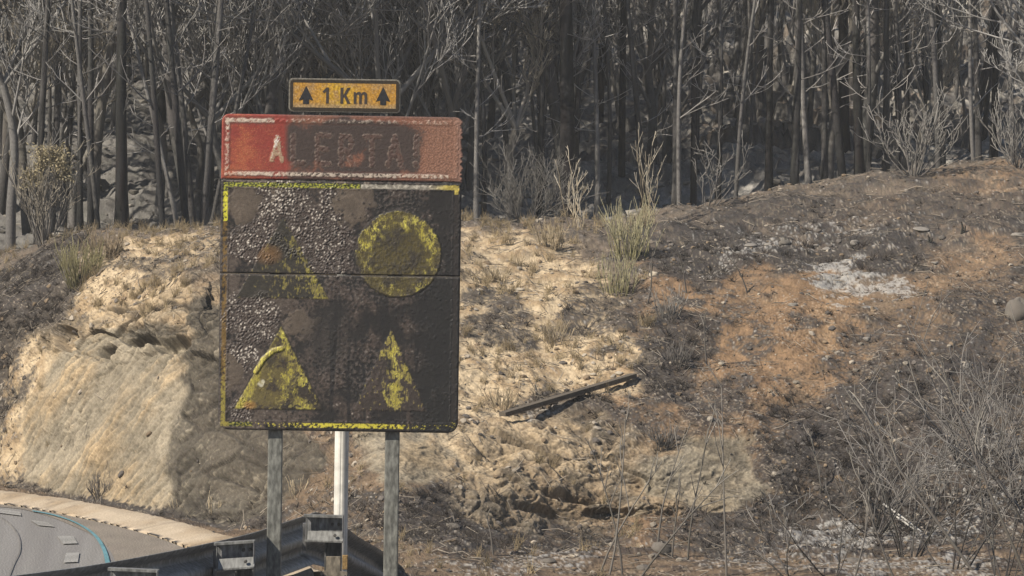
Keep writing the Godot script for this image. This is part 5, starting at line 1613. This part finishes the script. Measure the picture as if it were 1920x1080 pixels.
	add_leaves(lf, Vector3(-0.12, 0.66, 0.1), Vector3(0.15, 0.15, 0.14), 600, 0.016, Color(0.2, 0.17, 0.1), Color(0.33, 0.28, 0.18))
	add_leaves(lf, Vector3(0.2, 0.72, 0.1), Vector3(0.13, 0.13, 0.12), 400, 0.016, Color(0.17, 0.15, 0.1), Color(0.3, 0.26, 0.17))
	part("foliage", lf.mesh(), mats.plain, o)
	# broom and grass clumps that kept some colour
	var green0 := Color(0.16, 0.145, 0.07)
	var green1 := Color(0.31, 0.285, 0.18)
	for q in [[spot(10.206,6.347), 62, 0.52, 0.42, 0.005, green0, green1, "singed broom bush with pale yellow-green stems on the upper bank", "broom_bush"],
			[spot(10.056,5.887), 40, 0.38, 0.38, 0.005, green0, green1 * 0.85, "smaller greenish broom bush just below the larger one", "broom_bush"],
			[spot(3.002,5.636), 90, 0.4, 0.55, 0.004, Color(0.12, 0.11, 0.06), Color(0.22, 0.2, 0.11), "olive green tuft of grass above the rock cut", "grass_tuft"],
			[spot(3.302,6.137), 60, 0.3, 0.5, 0.004, Color(0.14, 0.11, 0.07), Color(0.24, 0.19, 0.13), "brown dry tuft of grass beside the olive green one", "grass_tuft"],
			[spot(9.196,6.487), 60, 0.26, 0.5, 0.0035, tan0, tan1 * 0.7, "hazy tan clump of dead grass on the upper bank", "grass_tuft"],
			[spot(8.535,6.077), 46, 0.2, 0.6, 0.0035, tan0, tan1 * 0.7, "tan clump of dead grass beside the edge of the sign", "grass_tuft"],
			[spot(9.296,5.206), 26, 0.2, 0.6, 0.004, grey0, tan1 * 0.7, "spiky burnt tuft in the bright sand", "grass_tuft"],
			[spot(6.004,2.353), 12, 0.17, 0.6, 0.0019, tan0, tan1, "straw tuft at the rock foot between the sign posts", "grass_tuft"],
			[spot(4.843,2.212), 14, 0.16, 0.7, 0.0019, tan0, tan1, "straw tuft at the rock foot left of the sign", "grass_tuft"],
			[spot(4.233,2.192), 12, 0.14, 0.7, 0.0019, tan0 * 0.8, tan1, "short straw tuft behind the kerb bend", "grass_tuft"],
			[spot(3.262,2.122), 34, 0.22, 0.6, 0.0035, grey0 * 0.6, grey0, "dark burnt tuft at the foot of the pale slab", "grass_tuft"],
			[spot(8.595,4.305), 40, 0.22, 0.6, 0.0035, tan0, tan1 * 0.6, "dry tuft just above the lower end of the plank", "grass_tuft"],
			[spot(10.697,5.526), 30, 0.26, 0.5, 0.004, grey0 * 0.7, grey1 * 0.7, "charred upright tuft in the orange soil", "grass_tuft"],
			[spot(10.817,4.966), 40, 0.24, 0.7, 0.004, grey0 * 0.5, grey0, "black tuft on the dark patch of the bank", "grass_tuft"],
			[spot(10.627,4.024), 40, 0.2, 0.7, 0.004, grey0 * 0.5, grey0, "black tuft above the grey rock face", "grass_tuft"]]:
		var b := base(q[8], q[0] - Vector3(0, 0.02, 0), q[7], "shrub" if q[8] == "broom_bush" else "grass", "singed clumps on the bank")
		part("stems", shrub_mesh(q[1], q[2], q[3], q[4], {"bend": 0.3, "rise": 0.3, "wiggle": 0.07, "tip": 0.0018, "levels": 1, "kids": [2], "from": 0.3, "spread": 0.3, "shrink": 0.5, "c0": q[5], "c1": q[6], "foot": 0.35}), mats.plain, b)
	# pale stalks on the crest
	for q in [[9.476,6.838, 7, 0.85, 0.5, "pale dry stalks fanning on the crest below the black trunk"], [10.477,6.758, 6, 0.95, 0.3, "tall pale forked stalks on the crest above the broom"], [9.596,6.717, 4, 0.4, 0.5, "short pale stalks beside the fanning ones"]]:
		var b := base("dry_stalks", spot(q[0], q[1]) - Vector3(0, 0.03, 0), q[5], "shrub", "pale stalks on the crest")
		part("stems", shrub_mesh(q[2], q[3], q[4], 0.0048, twig_spec(tan0, Color(0.36, 0.325, 0.26), 2, [3, 2], 0.22, 0.5, 0.42, 0.45, 0.003)), mats.twig, b)
	# thin stalks and bare shrubs at the foot of the bank
	for q in [[1232, 1010, 24.6, 0.9, 0.0, "slender upright burnt stalk, left of the boulder"], [1258, 1020, 24.4, 0.62, 0.02, "short upright burnt stalk just left of the boulder"], [1286, 1030, 24.3, 1.0, 0.03, "bent burnt stalk crossing the grey rock face"], [1364, 1078, 23.2, 1.35, -0.05, "tallest burnt stalk with a forked top, right of the boulder"],
			[1172, 1078, 23.0, 0.9, -0.1, "leaning stalk in the clump left of the boulder"], [1140, 1078, 23.1, 1.1, 0.2, "stalk leaning right in the clump left of the boulder"], [1118, 1060, 23.6, 0.95, 0.32, "arched stalk leaning over the rock ledges"], [1185, 1085, 22.8, 1.0, 0.6, "long burnt stick leaning far to the right"],
			[1455, 970, 25.6, 0.4, 0.05, "pale short stalk on the dark slope"], [1470, 985, 25.4, 0.3, 0.02, "shorter pale stalk on the dark slope"], [925, 1062, 23.8, 0.35, -0.1, "small pale stalk in the ash near the sign"], [1540, 900, 26.4, 0.5, 0.0, "grey stalk on the dark slope, right of the rock face"],
			[1590, 1075, 22.8, 0.7, 0.3, "dark stalk slanting from the ash at the bottom edge"], [1700, 1080, 22.5, 0.9, -0.4, "dark stick slanting left at the bottom edge"], [1215, 560, 29.3, 0.5, 0.2, "pale thin stalk above the dark patch"], [1290, 540, 29.6, 0.45, -0.05, "pair-topped thin stalk in the orange soil"], [1400, 520, 29.8, 0.42, -0.1, "thin grey stalk below the pale stones"], [1330, 700, 28.0, 0.5, -0.15, "thin grey stalk on the orange soil"],
			[1960, 900, 26.0, 1.75, -0.95, "long grey branch arching up to the left from the right edge"], [1830, 1050, 23.4, 1.5, -0.75, "thick forked branch slanting up to the left through the bottom shrubs"], [1935, 1085, 22.8, 1.7, -0.45, "thick dark branch rising steeply in the bottom right corner"], [1760, 950, 25.5, 0.9, 0.5, "grey branch slanting right behind the bottom shrubs"]]:
		var p := unproject(q[0], q[1], q[2])
		var b := base("burnt_stalk", p, q[5], "plant", "thin burnt stalks on the bank")
		var st := MB.new()
		var sp := twig_spec(Color(0.1, 0.09, 0.08), Color(0.2, 0.185, 0.16), 2, [4, 2], 0.09, 0.1, 0.45, 0.3, 0.0022)
		sp.from = 0.5
		grow(st, Vector3(0, -0.05, 0), Vector3(q[4], 1, rng.randf_range(-0.1, 0.1)).normalized(), q[3], 0.0085 if q[3] < 1.45 else 0.013, 0, sp)
		part("stem", st.mesh(), mats.twig, b)
	for q in [[1700, 1040, 24.6, 1.1, 12, 0.7, "dark bare shrub with a fan of thin stems in the ash"], [1640, 930, 26.0, 0.75, 16, 0.9, "low dark shrub in the black hollow of the slope"], [1790, 1075, 23.6, 1.3, 9, 0.6, "tall grey shrub with long forked branches at the bottom"], [1880, 1085, 23.2, 1.6, 10, 0.6, "tallest grey shrub in the bottom right corner"],
			[1915, 900, 26.4, 0.9, 10, 0.8, "grey shrub on the slope by the right edge"], [1990, 1080, 23.0, 1.7, 9, 0.7, "grey shrub reaching in from beyond the right edge"], [1560, 1090, 22.9, 0.7, 5, 0.8, "sparse dark shrub at the bottom edge"], [1800, 860, 26.8, 0.7, 12, 0.9, "fine twiggy shrub halfway up the dark slope"], [1480, 1085, 23.0, 0.5, 5, 0.9, "low dark shrub in the ash left of the sparse one"]]:
		var p := unproject(q[0], q[1], q[2])
		var b := base("burnt_shrub", p, q[6], "shrub", "bare shrubs at the foot of the bank")
		part("branches", shrub_mesh(int(q[4] * 0.75), q[3] * 1.15, q[5], 0.0062, twig_spec(Color(0.05, 0.046, 0.042), Color(0.2, 0.187, 0.17), 2, [4, 3], 0.2, 0.0, 0.65, 0.5, 0.0025)), mats.twig, b)

	# ---------------------------------------------------------------- plank, stones
	var plank := base("charred_plank", Vector3(0.449,0.900,-27.200), "long charred plank lying aslant on the sandy slope", "plank")
	var a0 := spot(8.595,4.095) + Vector3(0, 0.03, 0.02)
	var a1 := spot(10.256,4.815) + Vector3(0, 0.03, 0.02)
	var pk := MB.new()
	var along := (a1 - a0).normalized()
	var side := along.cross(Vector3.UP).normalized()
	plank.position = a0
	var fr := []
	for i in 25:
		var f := i / 24.0
		fr.append(Transform3D(Basis(side, along.cross(side) * -1.0, -along), (a1 - a0) * f + Vector3(0, 0.006 * sin(f * 9.0), 0)))
	pk.prism(PackedVector2Array([Vector2(-0.04, -0.016), Vector2(0.04, -0.018), Vector2(0.036, 0.014), Vector2(-0.04, 0.016)]), Transform3D(Basis(side, side.cross(along) * -1.0, along), Vector3.ZERO), a0.distance_to(a1), 0.004, Color(0.13, 0.11, 0.09))
	part("board", pk.mesh(), mats.bark, plank)
	var pe := MB.new()
	pe.prism(PackedVector2Array([Vector2(-0.036, 0.018), Vector2(0.014, 0.017), Vector2(0.008, 0.028), Vector2(-0.03, 0.026)]), Transform3D(Basis(side, side.cross(along) * -1.0, along), along * 0.05), a0.distance_to(a1) * 0.93, 0.003, Color(0.3, 0.255, 0.2))
	part("batten", pe.mesh(), mats.bark, plank)
	var wp := base("white_stick", Vector3(2.898,0.186,-25.300), "pair of white peeled sticks lying in the ash under the shrub", "stick")
	wp.position = spot(12.948,2.222) + Vector3(0, 0.09, 0.12)
	for q in [0.0, 1.0]:
		var st := MB.new()
		var d := Vector3(0.15, -0.105, 0.06)
		st.tube(PackedVector3Array([-d * (1.0 - q * 0.4) + Vector3(0, -0.025 * q, 0), Vector3(0, 0.005 - 0.025 * q, 0), d * (0.95 - 0.1 * q) + Vector3(0, -0.02 * q, 0)]), 0.0085, 0.007, 6, Color(0.46, 0.445, 0.41), Color(0.45, 0.435, 0.4))
		part("stick", st.mesh(), mats.plain, wp)
	# stubs of burnt stems
	for q in [[13.508,6.057, 0.13, "short black double stub standing on the upper ledge"], [13.198,6.037, 0.08, "thin black stub on the ledge beside the flat stone"]]:
		var b := base("burnt_stub", spot(q[0], q[1]) - Vector3(0, 0.02, 0), q[3], "stump")
		var st := MB.new()
		st.tube(PackedVector3Array([Vector3.ZERO, Vector3(0.01, q[2] * 0.6, 0), Vector3(-0.005, q[2], 0)]), 0.014, 0.008, 6, Color(0.03, 0.028, 0.026), Color(0.04, 0.036, 0.034))
		st.tube(PackedVector3Array([Vector3.ZERO, Vector3(0.03, q[2] * 0.4, 0), Vector3(0.035, q[2] * 0.7, 0)]), 0.012, 0.007, 6, Color(0.03, 0.028, 0.026), Color(0.04, 0.036, 0.034))
		part("stem", st.mesh(), mats.twig, b)
	var stone_m := []
	var tones := [[Color(0.2, 0.185, 0.165), Color(0.33, 0.3, 0.26)], [Color(0.12, 0.108, 0.095), Color(0.2, 0.18, 0.155)], [Color(0.36, 0.31, 0.23), Color(0.5, 0.44, 0.35)]]
	for k in 9: stone_m.append(rock_mesh(300 + k * 7, Vector3(1, 0.62, 0.85), tones[k / 3][0], tones[k / 3][1]))
	# [column, row, half width, flatness, mesh, label]
	for q in [[10.597,1.432, 0.085, 0.75, 3, "dark rounded boulder at the foot of the bank"], [10.376,1.171, 0.05, 0.6, 4, "low dark stone left of the boulder"], [9.196,1.251, 0.05, 0.5, 4, "low brown stone in the ash left of the stalks"], [14.049,4.915, 0.12, 1.3, 4, "tall grey boulder cut by the right edge"],
			[11.527,6.147, 0.07, 0.45, 0, "flat pale grey stone, largest of the row below the crest"], [11.847,6.087, 0.06, 0.7, 5, "dark cracked stone right of the flat pale one"], [11.697,6.137, 0.04, 0.8, 0, "small upright stone between the flat and the cracked one"], [12.248,6.007, 0.045, 0.6, 0, "grey stone in the middle of the upper ledge"],
			[12.508,6.007, 0.05, 0.8, 1, "pointed grey stone right of the middle ledge stone"], [12.148,6.057, 0.03, 0.6, 2, "small pale stone beside the middle ledge stone"], [13.128,6.137, 0.09, 0.35, 0, "flat slab-like stone with a dark hollow beneath"], [13.328,6.057, 0.04, 0.7, 4, "dark knob of rock right of the slab-like stone"],
			[14.039,6.007, 0.09, 0.4, 1, "flat grey stone jutting out by the right edge"], [12.528,6.157, 0.05, 0.4, 2, "pale flat stone above the pointed grey one"], [13.258,5.746, 0.035, 0.4, 2, "lone pale flat stone in the brown soil"], [11.327,6.217, 0.03, 0.7, 0, "small grey stone at the left end of the row"],
			[11.607,6.397, 0.05, 0.5, 2, "pale stone high on the bare crest"], [12.628,4.865, 0.035, 0.8, 2, "pale round stone in the sandy gully"], [12.938,4.945, 0.025, 0.9, 8, "small tan stone right of the sandy gully"], [11.917,5.246, 0.05, 0.5, 1, "low grey stone at the edge of the white ash"],
			[8.816,5.907, 0.05, 0.55, 6, "tan stone on the slope near the sign"], [8.315,5.806, 0.03, 0.6, 7, "small cream stone closest to the sign edge"], [8.785,5.857, 0.022, 0.7, 8, "small white stone against the tan one"], [8.595,5.296, 0.03, 0.7, 7, "cream stone in the burnt patch by the sign"],
			[9.746,4.875, 0.03, 0.5, 8, "cream stone above the upper end of the plank"], [10.076,4.875, 0.035, 0.6, 6, "tan stone just above the plank end"], [9.296,4.395, 0.05, 0.35, 1, "flat grey stone pinned under the plank"], [8.896,4.325, 0.02, 0.7, 8, "white pebble on the plank's lower half"],
			[10.527,6.057, 0.05, 0.8, 6, "tan stone in the middle of the upper bank"], [13.538,4.325, 0.04, 0.9, 1, "grey stone low on the brown slope"], [11.267,4.865, 0.03, 0.7, 7, "tan stone on the orange soil"], [5.033,6.387, 0.05, 0.5, 6, "tan stone on the left crest"], [7.995,2.152, 0.06, 0.5, 4, "brown stone in the dark rubble behind the post"], [12.498,1.402, 0.09, 0.4, 4, "flat dark stone in the ash near the bottom edge"],
			[11.317,1.622, 0.03, 0.7, 3, "black stone beside the tallest stalk"], [4.663,1.021, 0.03, 0.7, 6, "tan stone at the back of the kerb"]]:
		var b := MeshInstance3D.new()
		b.name = numbered("stone")
		b.mesh = stone_m[q[4]]
		b.material_override = mats.stone
		var n := (spot_n(q[0], q[1]) * 0.5 + Vector3.UP).normalized()
		b.position = spot(q[0], q[1]) + n * q[2] * q[3] * 0.25
		b.basis = Basis(Quaternion(Vector3.UP, n)) * Basis(Vector3.UP, rng.randf_range(-0.6, 0.6)) * Basis.from_scale(Vector3(q[2], q[2] * q[3] * 1.4, q[2] * 0.9))
		add_child(b, true)
		tag(b, q[5], "stone", "stones on the bank")
	make_litter()


func unproject(px: float, py: float, d: float) -> Vector3:
	# a place named by column and height on the bank, d metres out, set down on the hill
	var r := Basis.from_euler(Vector3(-0.033476, 0, 0.015708)) * Vector3((px - 960.0) / 6450.0, -(py - 540.0) / 6450.0, -1.0)
	var p := Vector3(0, 2.7, 0) + r * (d / -r.z)
	var best := 1e9
	var out := p
	for j in range(0, sh, 3):
		for i in range(0, sw, 4):
			var v := surf_p[j * sw + i]
			var e := (v.x - p.x) * (v.x - p.x) * 4.0 + (v.z - p.z) * (v.z - p.z)
			if e < best: best = e; out = v
	return out
